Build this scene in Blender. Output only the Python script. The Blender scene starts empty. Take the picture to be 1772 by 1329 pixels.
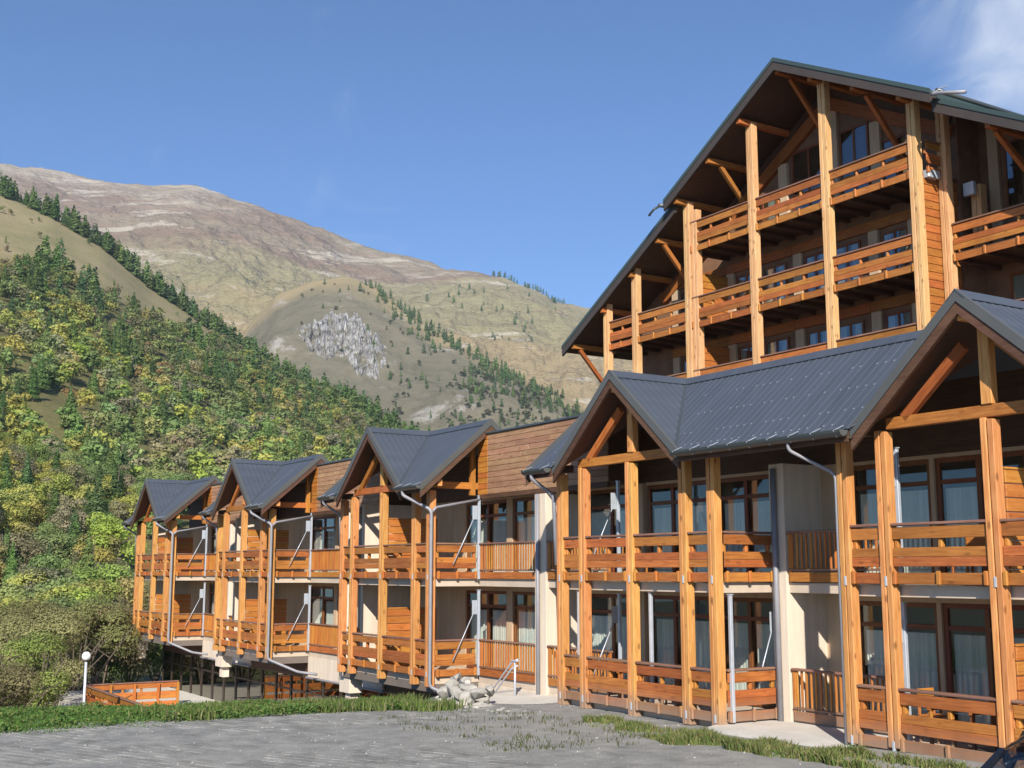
import bpy, math, random
import numpy as np
from mathutils import Vector, Matrix, Euler

# ------------------------------------------------------------------ camera, world, sun, exposure
scn = bpy.context.scene
COL = scn.collection
CAM = Vector((21.2871, -16.3005, 3.1))
cd = bpy.data.cameras.new("camera"); cam = bpy.data.objects.new("camera", cd); COL.objects.link(cam)
cd.sensor_width = 36.0; cd.sensor_fit = 'HORIZONTAL'; cd.lens = 36.0 * 2080.0 / 1772.0
cd.clip_start = 0.1; cd.clip_end = 20000.0
cam.matrix_world = Matrix(((0.52924, 0.13039, 0.83839, CAM.x), (0.84847, -0.08133, -0.52295, CAM.y),
                           (0.0, 0.98812, -0.15368, CAM.z), (0, 0, 0, 1)))
scn.camera = cam
SUN_TO = Vector((0.82, -0.58, 0.60)).normalized()
EL = math.asin(SUN_TO.z); AZ = math.atan2(SUN_TO.y, SUN_TO.x)
world = bpy.data.worlds.new("World"); scn.world = world; world.use_nodes = True
wn = world.node_tree.nodes; wl = world.node_tree.links; wn.clear()
w_out = wn.new("ShaderNodeOutputWorld"); w_bg = wn.new("ShaderNodeBackground")
sky = wn.new("ShaderNodeTexSky"); sky.sky_type = 'NISHITA'; sky.sun_disc = False
sky.sun_elevation = EL; sky.sun_rotation = math.pi / 2 - AZ
sky.altitude = 1800; sky.air_density = 1.0; sky.dust_density = 0.9; sky.ozone_density = 2.0
w_bg.inputs['Strength'].default_value = 0.084
tc = wn.new("ShaderNodeTexCoord")
# thin cirrus: stretched noise over the whole sky, thickest towards one bank in the north-east
mp = wn.new("ShaderNodeMapping"); mp.inputs['Rotation'].default_value = (0.25, 0.55, 0.5); mp.inputs['Scale'].default_value = (1.6, 7.0, 9.0)
n1 = wn.new("ShaderNodeTexNoise"); n1.inputs['Scale'].default_value = 1.6; n1.inputs['Detail'].default_value = 7; n1.inputs['Roughness'].default_value = 0.55; n1.inputs['Distortion'].default_value = 0.6
wl.new(tc.outputs['Generated'], mp.inputs['Vector']); wl.new(mp.outputs['Vector'], n1.inputs['Vector'])
dist = wn.new("ShaderNodeVectorMath"); dist.operation = 'DISTANCE'; dist.inputs[1].default_value = (-0.500, 0.775, 0.388)
wl.new(tc.outputs['Generated'], dist.inputs[0])
fall = wn.new("ShaderNodeMapRange"); fall.inputs[1].default_value = 0.0; fall.inputs[2].default_value = 0.17; fall.inputs[3].default_value = 0.46; fall.inputs[4].default_value = 0.0; fall.interpolation_type = 'SMOOTHSTEP'
wl.new(dist.outputs['Value'], fall.inputs[0])
addn = wn.new("ShaderNodeMath"); addn.operation = 'ADD'; wl.new(n1.outputs['Fac'], addn.inputs[0]); wl.new(fall.outputs[0], addn.inputs[1])
mr = wn.new("ShaderNodeMapRange"); mr.inputs[1].default_value = 0.60; mr.inputs[2].default_value = 1.18; mr.inputs[3].default_value = 0.0; mr.inputs[4].default_value = 0.85; mr.interpolation_type = 'SMOOTHSTEP'
wl.new(addn.outputs[0], mr.inputs[0])
mixs = wn.new("ShaderNodeMix"); mixs.data_type = 'RGBA'; mixs.inputs[7].default_value = (7.8, 8.3, 9.0, 1)
tint = wn.new("ShaderNodeMix"); tint.data_type = 'RGBA'; tint.blend_type = 'MULTIPLY'; tint.inputs[0].default_value = 1.0; tint.inputs[7].default_value = (0.66, 0.90, 1.20, 1)
wl.new(sky.outputs['Color'], tint.inputs[6])
wl.new(mr.outputs[0], mixs.inputs[0]); wl.new(tint.outputs[2], mixs.inputs[6])
wl.new(mixs.outputs[2], w_bg.inputs['Color']); wl.new(w_bg.outputs['Background'], w_out.inputs['Surface'])
sd = bpy.data.lights.new("sun", 'SUN'); sd.energy = 5.0; sd.angle = math.radians(0.5); sd.color = (1.0, 0.93, 0.82)
so = bpy.data.objects.new("sun", sd); COL.objects.link(so); so.location = (0, 0, 60)
so.rotation_euler = SUN_TO.to_track_quat('Z', 'Y').to_euler()
scn.view_settings.view_transform = 'Standard'; scn.view_settings.look = 'None'
scn.view_settings.gamma = 1.0; scn.view_settings.use_curve_mapping = False; scn.view_settings.exposure = 0.55
scn.render.engine = 'CYCLES'
scn.cycles.max_bounces = 6; scn.cycles.diffuse_bounces = 2; scn.cycles.transparent_max_bounces = 12
scn.cycles.volume_bounces = 0

rnd = random.Random(7)
NR = np.random.default_rng(11)

# ------------------------------------------------------------------ materials
def new_mat(name):
    m = bpy.data.materials.new(name); m.use_nodes = True
    nt = m.node_tree; nt.nodes.clear()
    out = nt.nodes.new("ShaderNodeOutputMaterial"); b = nt.nodes.new("ShaderNodeBsdfPrincipled")
    nt.links.new(b.outputs[0], out.inputs[0])
    return m, nt, b, out

def ramp(nt, stops):
    r = nt.nodes.new("ShaderNodeValToRGB")
    while len(r.color_ramp.elements) < len(stops): r.color_ramp.elements.new(0.5)
    for e, (p, c) in zip(r.color_ramp.elements, stops):
        e.position = p; e.color = (c[0], c[1], c[2], 1)
    return r

def noise(nt, vec, scale, detail=4, rough=0.55, dist=0.0):
    n = nt.nodes.new("ShaderNodeTexNoise"); n.inputs['Scale'].default_value = scale
    n.inputs['Detail'].default_value = detail; n.inputs['Roughness'].default_value = rough; n.inputs['Distortion'].default_value = dist
    if vec is not None: nt.links.new(vec, n.inputs['Vector'])
    return n

def mapped(nt, which='Object', scale=(1, 1, 1), rot=(0, 0, 0), rand=False):
    t = nt.nodes.new("ShaderNodeTexCoord"); m = nt.nodes.new("ShaderNodeMapping")
    m.inputs['Scale'].default_value = scale; m.inputs['Rotation'].default_value = rot
    nt.links.new(t.outputs[which], m.inputs['Vector'])
    if rand:
        oi = nt.nodes.new("ShaderNodeObjectInfo"); mu = nt.nodes.new("ShaderNodeMath"); mu.operation = 'MULTIPLY'; mu.inputs[1].default_value = 37.0
        nt.links.new(oi.outputs['Random'], mu.inputs[0]); nt.links.new(mu.outputs[0], m.inputs['Location'])
    return m.outputs['Vector']

def geo_pos(nt, scale=(1, 1, 1)):
    g = nt.nodes.new("ShaderNodeNewGeometry"); m = nt.nodes.new("ShaderNodeMapping"); m.inputs['Scale'].default_value = scale
    nt.links.new(g.outputs['Position'], m.inputs['Vector']); return m.outputs['Vector']

def mix(nt, fac, a, b, blend='MIX'):
    m = nt.nodes.new("ShaderNodeMix"); m.data_type = 'RGBA'; m.blend_type = blend
    for sock, v in ((0, fac), (6, a), (7, b)):
        if isinstance(v, (int, float)): m.inputs[sock].default_value = v
        elif isinstance(v, tuple): m.inputs[sock].default_value = (v[0], v[1], v[2], 1)
        else: nt.links.new(v, m.inputs[sock])
    return m.outputs[2]

def maprange(nt, v, a, b, c, d):
    m = nt.nodes.new("ShaderNodeMapRange"); nt.links.new(v, m.inputs[0])
    for i, x in enumerate((a, b, c, d)): m.inputs[i + 1].default_value = x
    return m.outputs[0]

def bump(nt, b, h, strength, distance=0.01):
    n = nt.nodes.new("ShaderNodeBump"); n.inputs['Strength'].default_value = strength; n.inputs['Distance'].default_value = distance
    nt.links.new(h, n.inputs['Height']); nt.links.new(n.outputs[0], b.inputs['Normal'])

WOOD = {}
def wood(key, light, dark, knots=0.35, rough=0.6, vary=0.18):
    for ax in range(3):
        m, nt, b, out = new_mat("%s_wood_%s" % (key, "xyz"[ax]))
        sc = [9.0, 9.0, 9.0]; sc[ax] = 0.7
        v = mapped(nt, 'Object', tuple(sc), rand=True)
        n = noise(nt, v, 3.0, 6, 0.6, 0.4)
        r = ramp(nt, [(0.32, dark), (0.62, light)]); nt.links.new(n.outputs['Fac'], r.inputs[0])
        ks = [5.0, 5.0, 5.0]; ks[ax] = 2.2
        kv = mapped(nt, 'Object', tuple(ks), rand=True)
        vo = nt.nodes.new("ShaderNodeTexVoronoi"); vo.inputs['Scale'].default_value = 1.0; nt.links.new(kv, vo.inputs['Vector'])
        kf = maprange(nt, vo.outputs['Distance'], 0.10, 0.2, knots, 0.0)
        c1 = mix(nt, kf, r.outputs[0], tuple(x * 0.35 for x in dark))
        oi = nt.nodes.new("ShaderNodeObjectInfo")
        bright = maprange(nt, oi.outputs['Random'], 0, 1, 1 - vary, 1 + vary)
        hs = nt.nodes.new("ShaderNodeHueSaturation"); nt.links.new(c1, hs.inputs['Color']); nt.links.new(bright, hs.inputs['Value'])
        mu = nt.nodes.new("ShaderNodeMath"); mu.operation = 'MULTIPLY'; mu.inputs[1].default_value = 7.31; nt.links.new(oi.outputs['Random'], mu.inputs[0])
        fr = nt.nodes.new("ShaderNodeMath"); fr.operation = 'FRACT'; nt.links.new(mu.outputs[0], fr.inputs[0])
        nt.links.new(maprange(nt, fr.outputs[0], 0, 1, 0.488, 0.512), hs.inputs['Hue'])
        final = hs.outputs[0]
        if key in ('larch', 'stained', 'honey'):     # feet of the near block greyed by splash
            g = nt.nodes.new("ShaderNodeNewGeometry"); sp = nt.nodes.new("ShaderNodeSeparateXYZ"); nt.links.new(g.outputs['Position'], sp.inputs[0])
            wz = nt.nodes.new("ShaderNodeMath"); wz.operation = 'MULTIPLY_ADD'; wz.inputs[1].default_value = 0.5; nt.links.new(n.outputs['Fac'], wz.inputs[0]); nt.links.new(sp.outputs[2], wz.inputs[2])
            gz = maprange(nt, wz.outputs[0], 0.42, 0.85, 0.8, 0.0); gx = maprange(nt, sp.outputs[0], -3.6, -3.0, 0, 1)
            gm = nt.nodes.new("ShaderNodeMath"); gm.operation = 'MULTIPLY'; nt.links.new(gz, gm.inputs[0]); nt.links.new(gx, gm.inputs[1])
            final = mix(nt, gm.outputs[0], final, (0.27, 0.20, 0.15))
        wn_ = noise(nt, geo_pos(nt, (1.1, 1.1, 0.5)), 1.0, 4, 0.6)
        final = mix(nt, maprange(nt, wn_.outputs['Fac'], 0.45, 0.75, 0, 0.45), final, tuple(0.62 * d for d in dark))
        nt.links.new(final, b.inputs['Base Color'])
        b.inputs['Roughness'].default_value = rough; b.inputs['Specular IOR Level'].default_value = 0.3
        bump(nt, b, n.outputs['Fac'], 0.35, 0.004)
        WOOD[(key, ax)] = m
wood('stained', (0.43, 0.158, 0.040), (0.28, 0.088, 0.020), 0.45, 0.58, 0.22)
wood('larch', (0.63, 0.318, 0.105), (0.47, 0.19, 0.05), 0.75, 0.6, 0.12)
wood('pale', (0.68, 0.43, 0.205), (0.53, 0.285, 0.11), 0.75, 0.65, 0.10)
wood('weathered', (0.40, 0.235, 0.14), (0.28, 0.14, 0.075), 0.45, 0.75, 0.2)
wood('honey', (0.49, 0.195, 0.042), (0.36, 0.12, 0.022), 0.3, 0.5, 0.12)
wood('rail', (0.27, 0.15, 0.105), (0.18, 0.09, 0.06), 0.1, 0.6, 0.12)
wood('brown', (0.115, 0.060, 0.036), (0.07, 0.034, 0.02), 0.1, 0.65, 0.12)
wood('joinery', (0.22, 0.075, 0.026), (0.15, 0.045, 0.016), 0.05, 0.45, 0.1)

def plain(name, col, rough=0.6, metal=0.0, var=0.12, scale=3.0, bmp=0.0, spec=0.5, stretch=(1, 1, 1)):
    m, nt, b, out = new_mat(name)
    n = noise(nt, geo_pos(nt, stretch), scale, 6, 0.62)
    r = ramp(nt, [(0.3, tuple(x * (1 - var) for x in col)), (0.7, tuple(min(1, x * (1 + var)) for x in col))])
    nt.links.new(n.outputs['Fac'], r.inputs[0]); nt.links.new(r.outputs[0], b.inputs['Base Color'])
    b.inputs['Roughness'].default_value = rough; b.inputs['Metallic'].default_value = metal; b.inputs['Specular IOR Level'].default_value = spec
    if bmp: bump(nt, b, noise(nt, geo_pos(nt), 60, 3).outputs['Fac'], bmp, 0.004)
    return m
SHADED_STUCCO = plain('shaded_cream_stucco', (0.52, 0.375, 0.245), 0.85, 0, 0.14, 1.3, 0.3, 0.2, (2.5, 2.5, 0.35))  # back-wall shade is put into this darker tone; sunlit walls use WHITE
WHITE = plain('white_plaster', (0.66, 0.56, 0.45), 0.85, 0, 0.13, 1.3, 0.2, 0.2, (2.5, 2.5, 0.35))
SLAB = plain('balcony_concrete', (0.52, 0.43, 0.34), 0.85, 0, 0.1, 2.0, 0.2, 0.2)
ROOF = plain('slate_grey_steel_roof', (0.060, 0.072, 0.093), 0.56, 0.0, 0.13, 0.7, 0.0, 0.4, (5, 0.8, 0.8))
TRIM = plain('grey_steel_trim', (0.085, 0.087, 0.083), 0.45, 0.0, 0.08, 0.8)
GREENTRIM = plain('green_grey_steel_trim', (0.048, 0.072, 0.068), 0.4, 0.0, 0.08, 0.8)
GUTTER = plain('anthracite_gutter', (0.07, 0.082, 0.086), 0.3, 0.3, 0.08, 0.8)
GALV = plain('galvanised_steel', (0.50, 0.54, 0.60), 0.42, 0.3, 0.08, 6)
ZINC = plain('zinc_pipe', (0.25, 0.25, 0.275), 0.5, 0.1, 0.10, 4)
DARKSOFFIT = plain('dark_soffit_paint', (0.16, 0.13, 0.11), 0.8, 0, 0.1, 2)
ROOM = plain('dim_room_paint', (0.30, 0.25, 0.19), 0.9, 0, 0.1, 0.5)
DARKMETAL = plain('black_window_metal', (0.05, 0.035, 0.028), 0.4, 0.2)
BRIGHTPIPE = plain('bright_steel_pipe', (0.42, 0.43, 0.45), 0.35, 0.4)
RUBBER = plain('black_rubber', (0.015, 0.015, 0.015), 0.7)
CARPAINT = plain('black_car_paint', (0.008, 0.008, 0.010), 0.12, 0.0, 0.02, 1.0, 0, 0.8)
RIM = plain('alloy_rim', (0.5, 0.5, 0.52), 0.3, 0.8)
REDLENS = plain('red_lamp_lens', (0.4, 0.01, 0.01), 0.2)
LAMPGLOBE = plain('white_lamp_globe', (0.85, 0.85, 0.85), 0.25, 0, 0.02)
LAMPPOLE = plain('pale_lamp_pole', (0.55, 0.58, 0.66), 0.4, 0.2)
STONE = plain('pale_limestone', (0.37, 0.35, 0.315), 0.9, 0, 0.3, 2.5, 0.6, 0.2)
GRIT = plain('grey_grit', (0.36, 0.35, 0.32), 0.95, 0, 0.25, 8, 0, 0.1)
CONC = plain('pale_concrete', (0.58, 0.55, 0.50), 0.9, 0, 0.12, 1.5, 0.4, 0.2)
BARK = plain('bark', (0.13, 0.10, 0.075), 0.9, 0, 0.3, 4)

def glass_mat(name, tint, refl, dark):
    m = bpy.data.materials.new(name); m.use_nodes = True; nt = m.node_tree; nt.nodes.clear()
    out = nt.nodes.new("ShaderNodeOutputMaterial"); mixn = nt.nodes.new("ShaderNodeMixShader")
    tr = nt.nodes.new("ShaderNodeBsdfTransparent"); tr.inputs[0].default_value = (*dark, 1)
    gl = nt.nodes.new("ShaderNodeBsdfGlossy"); gl.inputs['Color'].default_value = (*tint, 1); gl.inputs['Roughness'].default_value = 0.015
    lw = nt.nodes.new("ShaderNodeLayerWeight"); pw = nt.nodes.new("ShaderNodeMath"); pw.operation = 'POWER'; pw.inputs[1].default_value = 4.5
    nt.links.new(lw.outputs['Facing'], pw.inputs[0])       # Schlick, the same from both sides of the pane
    ad = nt.nodes.new("ShaderNodeMath"); ad.operation = 'MULTIPLY_ADD'; ad.inputs[1].default_value = 0.9; ad.inputs[2].default_value = refl; ad.use_clamp = True
    nt.links.new(pw.outputs[0], ad.inputs[0]); nt.links.new(ad.outputs[0], mixn.inputs[0])
    nt.links.new(tr.outputs[0], mixn.inputs[1]); nt.links.new(gl.outputs[0], mixn.inputs[2]); nt.links.new(mixn.outputs[0], out.inputs[0])
    return m
GLASS = glass_mat('window_glass', (0.9, 0.95, 1.0), 0.06, (0.88, 0.91, 0.90))
TINTED = glass_mat('tinted_glass', (0.8, 0.78, 0.7), 0.24, (0.26, 0.25, 0.21))

def curtain_mat():
    m, nt, b, out = new_mat('net_curtain')
    v = mapped(nt, 'Object', (14, 1, 0.3), rand=True); n = noise(nt, v, 1.0, 3)
    r = ramp(nt, [(0.3, (0.66, 0.65, 0.60)), (0.7, (0.92, 0.89, 0.82))]); nt.links.new(n.outputs['Fac'], r.inputs[0])
    nt.links.new(r.outputs[0], b.inputs['Base Color']); b.inputs['Roughness'].default_value = 0.9
    return m
CURTAIN = curtain_mat()

# ------------------------------------------------------------------ object helpers
WLOC = {}
def mesh_of(name, verts, faces, mats, fm=None, smooth=False):
    me = bpy.data.meshes.new(name); me.from_pydata([tuple(v) for v in verts], [], [tuple(f) for f in faces])
    for m in (mats if isinstance(mats, (list, tuple)) else [mats]): me.materials.append(m)
    if fm is not None: me.polygons.foreach_set('material_index', fm)
    if smooth: me.polygons.foreach_set('use_smooth', [True] * len(me.polygons))
    me.update(); return me

def np_mesh(name, verts, quads, mats, shade=None, tint=None, fm=None, smooth=False):
    me = bpy.data.meshes.new(name); nv = len(verts); nf = len(quads); k = quads.shape[1]
    me.vertices.add(nv); me.vertices.foreach_set('co', np.ascontiguousarray(verts, dtype=np.float32).ravel())
    me.loops.add(nf * k); me.loops.foreach_set('vertex_index', np.ascontiguousarray(quads, dtype=np.int32).ravel())
    me.polygons.add(nf); me.polygons.foreach_set('loop_start', np.arange(0, nf * k, k, dtype=np.int32))
    me.polygons.foreach_set('loop_total', np.full(nf, k, dtype=np.int32))
    for m in (mats if isinstance(mats, (list, tuple)) else [mats]): me.materials.append(m)
    if fm is not None: me.polygons.foreach_set('material_index', np.ascontiguousarray(fm, dtype=np.int32))
    me.polygons.foreach_set('use_smooth', np.full(nf, smooth, dtype=bool))
    me.update(calc_edges=True)
    if shade is not None:
        a = me.attributes.new('shade', 'FLOAT', 'FACE'); a.data.foreach_set('value', np.ascontiguousarray(shade, dtype=np.float32))
    if tint is not None:
        a = me.attributes.new('tint', 'FLOAT_COLOR', 'FACE'); a.data.foreach_set('color', np.ascontiguousarray(tint, dtype=np.float32).ravel())
    return me

def put(name, me, parent=None, loc=(0, 0, 0), rot=None, scale=None):
    o = bpy.data.objects.new(name, me); COL.objects.link(o)
    loc = Vector(loc); WLOC[o.name] = loc
    if parent is not None:
        o.parent = parent; o.location = loc - WLOC[parent.name]
    else: o.location = loc
    if rot is not None: o.rotation_euler = rot
    if scale is not None: o.scale = scale
    return o

def tag(o, label=None, cat=None, group=None, kind=None):
    for k, v in (('label', label), ('category', cat), ('group', group), ('kind', kind)):
        if v: o[k] = v
    return o

def thing(name, label, cat, loc=(0, 0, 0), group=None):
    return tag(put(name, None, None, loc), label, cat, group)

BOXES = {}
def box_mesh(dx, dy, dz, mat, bev):
    key = (round(dx, 3), round(dy, 3), round(dz, 3), mat.name, bev)
    if key in BOXES: return BOXES[key]
    h = (dx / 2, dy / 2, dz / 2); b = min(bev, dx * .3, dy * .3, dz * .3)
    if b <= 0:
        V = [(sx * h[0], sy * h[1], sz * h[2]) for sx in (-1, 1) for sy in (-1, 1) for sz in (-1, 1)]
        F = [(0, 1, 3, 2), (4, 6, 7, 5), (0, 4, 5, 1), (2, 3, 7, 6), (0, 2, 6, 4), (1, 5, 7, 3)]
    else:
        V = []; idx = {}
        for sx in (-1, 1):
            for sy in (-1, 1):
                for sz in (-1, 1):
                    s = (sx, sy, sz)
                    for a in range(3):
                        p = [s[i] * (h[i] - (0 if i == a else b)) for i in range(3)]
                        idx[(s, a)] = len(V); V.append(tuple(p))
        F = []
        for a in range(3):
            o1, o2 = [i for i in range(3) if i != a]
            for sa in (-1, 1):
                q = []
                for (s1, s2) in ((-1, -1), (1, -1), (1, 1), (-1, 1)):
                    s = [0, 0, 0]; s[a] = sa; s[o1] = s1; s[o2] = s2; q.append(idx[(tuple(s), a)])
                F.append(q)
        for a in range(3):
            o1, o2 = [i for i in range(3) if i != a]
            for s1 in (-1, 1):
                for s2 in (-1, 1):
                    def S(sa):
                        s = [0, 0, 0]; s[a] = sa; s[o1] = s1; s[o2] = s2; return tuple(s)
                    F.append([idx[(S(-1), o1)], idx[(S(1), o1)], idx[(S(1), o2)], idx[(S(-1), o2)]])
        for sx in (-1, 1):
            for sy in (-1, 1):
                for sz in (-1, 1):
                    F.append([idx[((sx, sy, sz), a)] for a in range(3)])
        FF = []
        for f in F:   # orient outward
            p = [Vector(V[i]) for i in f]; n = (p[1] - p[0]).cross(p[2] - p[0]); c = sum(p, Vector()) / len(p)
            FF.append(f if n.dot(c) > 0 else f[::-1])
        F = FF
    me = mesh_of("box", V, F, mat); BOXES[key] = me; return me

def wmat(m, dims):
    if isinstance(m, str): return WOOD[(m, max(range(3), key=lambda i: dims[i]))]
    return m

def box(name, parent, m, x0, x1, y0, y1, z0, z1, bev=0.006):
    d = (x1 - x0, y1 - y0, z1 - z0)
    return put(name, box_mesh(*d, wmat(m, d), bev), parent, ((x0 + x1) / 2, (y0 + y1) / 2, (z0 + z1) / 2))

def beam(name, parent, m, p0, p1, w, h, bev=0.006):
    p0, p1 = Vector(p0), Vector(p1); d = p1 - p0; L = d.length
    me = box_mesh(L, w, h, WOOD[(m, 0)] if isinstance(m, str) else m, bev)
    x = d.normalized(); up = Vector((0, 0, 1)) if abs(x.z) < 0.98 else Vector((0, 1, 0))
    y = up.cross(x).normalized(); z = x.cross(y)
    return put(name, me, parent, (p0 + p1) / 2, Matrix((x, y, z)).transposed().to_euler())

def prism(name, parent, m, pts, axis, a0, a1):
    """polygon PTS in the plane across AXIS (x: (y,z), y: (x,z), z: (x,y)) extruded from a0 to a1; PTS counter-clockwise or not"""
    n = len(pts); V = []
    for a in (a0, a1):
        for u, v in pts:
            V.append({'x': (a, u, v), 'y': (u, a, v), 'z': (u, v, a)}[axis])
    F = [list(range(n))[::-1], list(range(n, 2 * n))] + [[i, (i + 1) % n, n + (i + 1) % n, n + i] for i in range(n)]
    ctr = sum((Vector(v) for v in V), Vector()) / len(V)
    f0 = F[2]; p = [Vector(V[i]) for i in f0]
    area = sum(pts[i][0] * pts[(i + 1) % n][1] - pts[(i + 1) % n][0] * pts[i][1] for i in range(n))
    flip = (area < 0) != (axis == 'y')
    if a1 < a0: flip = not flip
    if flip: F = [f[::-1] for f in F]
    V = [tuple(Vector(v) - ctr) for v in V]
    dims = [max(v[i] for v in V) - min(v[i] for v in V) for i in range(3)]
    return put(name, mesh_of(name, V, F, wmat(m, dims)), parent, ctr)

def tube(name, parent, m, pts, r, seg=8, caps=True):
    pts = [Vector(p) for p in pts]; V = []; F = []
    prev = None
    for i, p in enumerate(pts):
        d = (pts[min(i + 1, len(pts) - 1)] - pts[max(i - 1, 0)]).normalized()
        ref = Vector((0, 0, 1)) if abs(d.z) < 0.9 else Vector((1, 0, 0))
        if prev is None: u = ref.cross(d).normalized()
        else:
            u = (prev - d * prev.dot(d)); u.normalize()
        prev = u; v = d.cross(u)
        rr = r[i] if isinstance(r, (list, tuple)) else r
        for k in range(seg):
            a = 2 * math.pi * k / seg; V.append(p + u * (math.cos(a) * rr) + v * (math.sin(a) * rr))
    for i in range(len(pts) - 1):
        for k in range(seg):
            F.append((i * seg + k, i * seg + (k + 1) % seg, (i + 1) * seg + (k + 1) % seg, (i + 1) * seg + k))
    if caps: F += [tuple(range(seg))[::-1], tuple(range((len(pts) - 1) * seg, len(pts) * seg))]
    c = pts[0]
    return put(name, mesh_of(name, [tuple(v - c) for v in V], F, m, smooth=True), parent, c)

def bendpath(pts, r=0.12, n=4):
    pts = [Vector(p) for p in pts]; out = [pts[0]]
    for a, b, c in zip(pts, pts[1:], pts[2:]):
        d1 = (a - b); d2 = (c - b); k = min(r, d1.length * .45, d2.length * .45)
        s = b + d1.normalized() * k; e = b + d2.normalized() * k
        for i in range(n + 1):
            t = i / n; out.append(s * (1 - t) ** 2 + b * 2 * t * (1 - t) + e * t * t)
    out.append(pts[-1]); return out

def ring_frame(name, parent, m, x0, x1, z0, z1, y0, y1, w, axis='y'):
    """a rectangular frame as one closed ring, lying in the plane y (or x) = const"""
    V = []
    for y in (y0, y1):
        for (ax, az, bx, bz) in ((x0, z0, x0 + w, z0 + w), (x1, z0, x1 - w, z0 + w), (x1, z1, x1 - w, z1 - w), (x0, z1, x0 + w, z1 - w)):
            V.append((ax, y, az)); V.append((bx, y, bz))
    F = []
    for i in range(4):
        j = (i + 1) % 4
        F.append((2 * i, 2 * j, 2 * j + 1, 2 * i + 1)); F.append((8 + 2 * i, 8 + 2 * i + 1, 8 + 2 * j + 1, 8 + 2 * j))
        F.append((2 * i, 8 + 2 * i, 8 + 2 * j, 2 * j)); F.append((2 * i + 1, 2 * j + 1, 8 + 2 * j + 1, 8 + 2 * i + 1))
    if axis == 'x': V = [(v[1], v[0], v[2]) for v in V]
    c = Vector(V[0])
    return put(name, mesh_of(name, [tuple(Vector(v) - c) for v in V], F, WOOD[(m, 2)] if isinstance(m, str) else m), parent, c)

# ------------------------------------------------------------------ numpy value noise
_TAB = np.random.default_rng(5).random((256, 256))
def vnoise(x, y):
    xi = np.floor(x).astype(int); yi = np.floor(y).astype(int); fx = x - xi; fy = y - yi
    fx = fx * fx * (3 - 2 * fx); fy = fy * fy * (3 - 2 * fy)
    t = lambda a, b: _TAB[a % 256, b % 256]
    return (t(xi, yi) * (1 - fx) + t(xi + 1, yi) * fx) * (1 - fy) + (t(xi, yi + 1) * (1 - fx) + t(xi + 1, yi + 1) * fx) * fy
def fbm(x, y, oct=5, gain=0.5):
    s = 0; a = 1.0; tot = 0
    for k in range(oct):
        s = s + a * vnoise(x * 2 ** k + 17.3 * k, y * 2 ** k + 9.1 * k); tot += a; a *= gain
    return s / tot * 2 - 1

# ------------------------------------------------------------------ ground and terrain
def polar(a, slope, D):
    a = math.radians(a); return (CAM.x + D * math.cos(a), CAM.y + D * math.sin(a), CAM.z + slope * D)

BANK = [(-60, -30.0), (-26, -14.0), (-17, -10.8), (-11.25, -9.2), (-7.5, -8.3), (-5.0, -7.1), (-2.8, -5.9), (-0.8, -7.2), (1.2, -8.2), (3, -8.6), (60, -9.0)]
def bank_x(y):
    return np.interp(y, [p[0] for p in BANK], [p[1] for p in BANK])
def ground_z(x, y):
    x = np.asarray(x, float); y = np.asarray(y, float)
    s = np.clip((bank_x(y) - x) / 3.2, 0, 1); drop = s * s * (3 - 2 * s)
    z = -3.25 * drop
    far = np.clip((-40 - x) / 60, 0, 1); z = z - 0.8 * far
    z = z + 0.022 * np.clip(x - 1, 0, 12) * np.clip((y + 6) / 6, 0, 1) * (1 - drop)
    dip = np.clip((-3.0 - x) / 2.0, 0, 1) * np.clip((y + 1.6) / 1.6, 0, 1) * (1 - drop); z = z - 0.22 * dip
    z = z - 0.14 * np.clip((bank_x(y) + 3.2 - x) / 2.6, 0, 1) * (y < -1.0)
    z = z + 0.030 * fbm(x * 0.35, y * 0.35, 2) * (1 + 2 * drop)
    return z

def grid_axis(lo, hi, dlo, dhi, step, grow=1.25):
    a = list(np.arange(dlo, dhi + 1e-6, step)); s = step; v = dhi
    while v < hi: s *= grow; v += s; a.append(v)
    s = step; v = dlo; pre = []
    while v > lo: s *= grow; v -= s; pre.append(v)
    return np.array(pre[::-1] + a)

def ground_material(by_block=False):
    m, nt, b, out = new_mat('dusty_setts' if by_block else 'dusty_paved_ground')
    p = geo_pos(nt)
    big = noise(nt, p, 0.22, 5, 0.6, 0.3); med = noise(nt, geo_pos(nt, (1.0, 1.0, 1)), 1.7, 6, 0.65); fine = noise(nt, p, 26, 3, 0.7)
    c = ramp(nt, [(0.32, (0.18, 0.182, 0.172)), (0.5, (0.275, 0.273, 0.258)), (0.68, (0.37, 0.36, 0.33))])
    nt.links.new(med.outputs['Fac'], c.inputs[0])
    c2 = mix(nt, maprange(nt, big.outputs['Fac'], 0.42, 0.62, 0, 0.5), c.outputs[0], (0.34, 0.325, 0.295))
    c3 = mix(nt, maprange(nt, fine.outputs['Fac'], 0.35, 0.75, 0, 0.5), c2, (0.10, 0.105, 0.10), 'MIX')
    vo = nt.nodes.new("ShaderNodeTexVoronoi"); vo.inputs['Scale'].default_value = 4.5; nt.links.new(p, vo.inputs['Vector'])
    c4 = mix(nt, maprange(nt, vo.outputs['Distance'], 0.05, 0.09, 0.9, 0), c3, (0.52, 0.50, 0.45))
    if by_block:
        at = nt.nodes.new("ShaderNodeAttribute"); at.attribute_name = 'shade'
        hs = nt.nodes.new("ShaderNodeHueSaturation"); nt.links.new(c4, hs.inputs['Color']); nt.links.new(at.outputs['Fac'], hs.inputs['Value']); c4 = hs.outputs[0]
    nt.links.new(c4, b.inputs['Base Color']); b.inputs['Roughness'].default_value = 0.95; b.inputs['Specular IOR Level'].default_value = 0.15
    bump(nt, b, fine.outputs['Fac'], 0.5, 0.02)
    return m
GROUND = ground_material()

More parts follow.
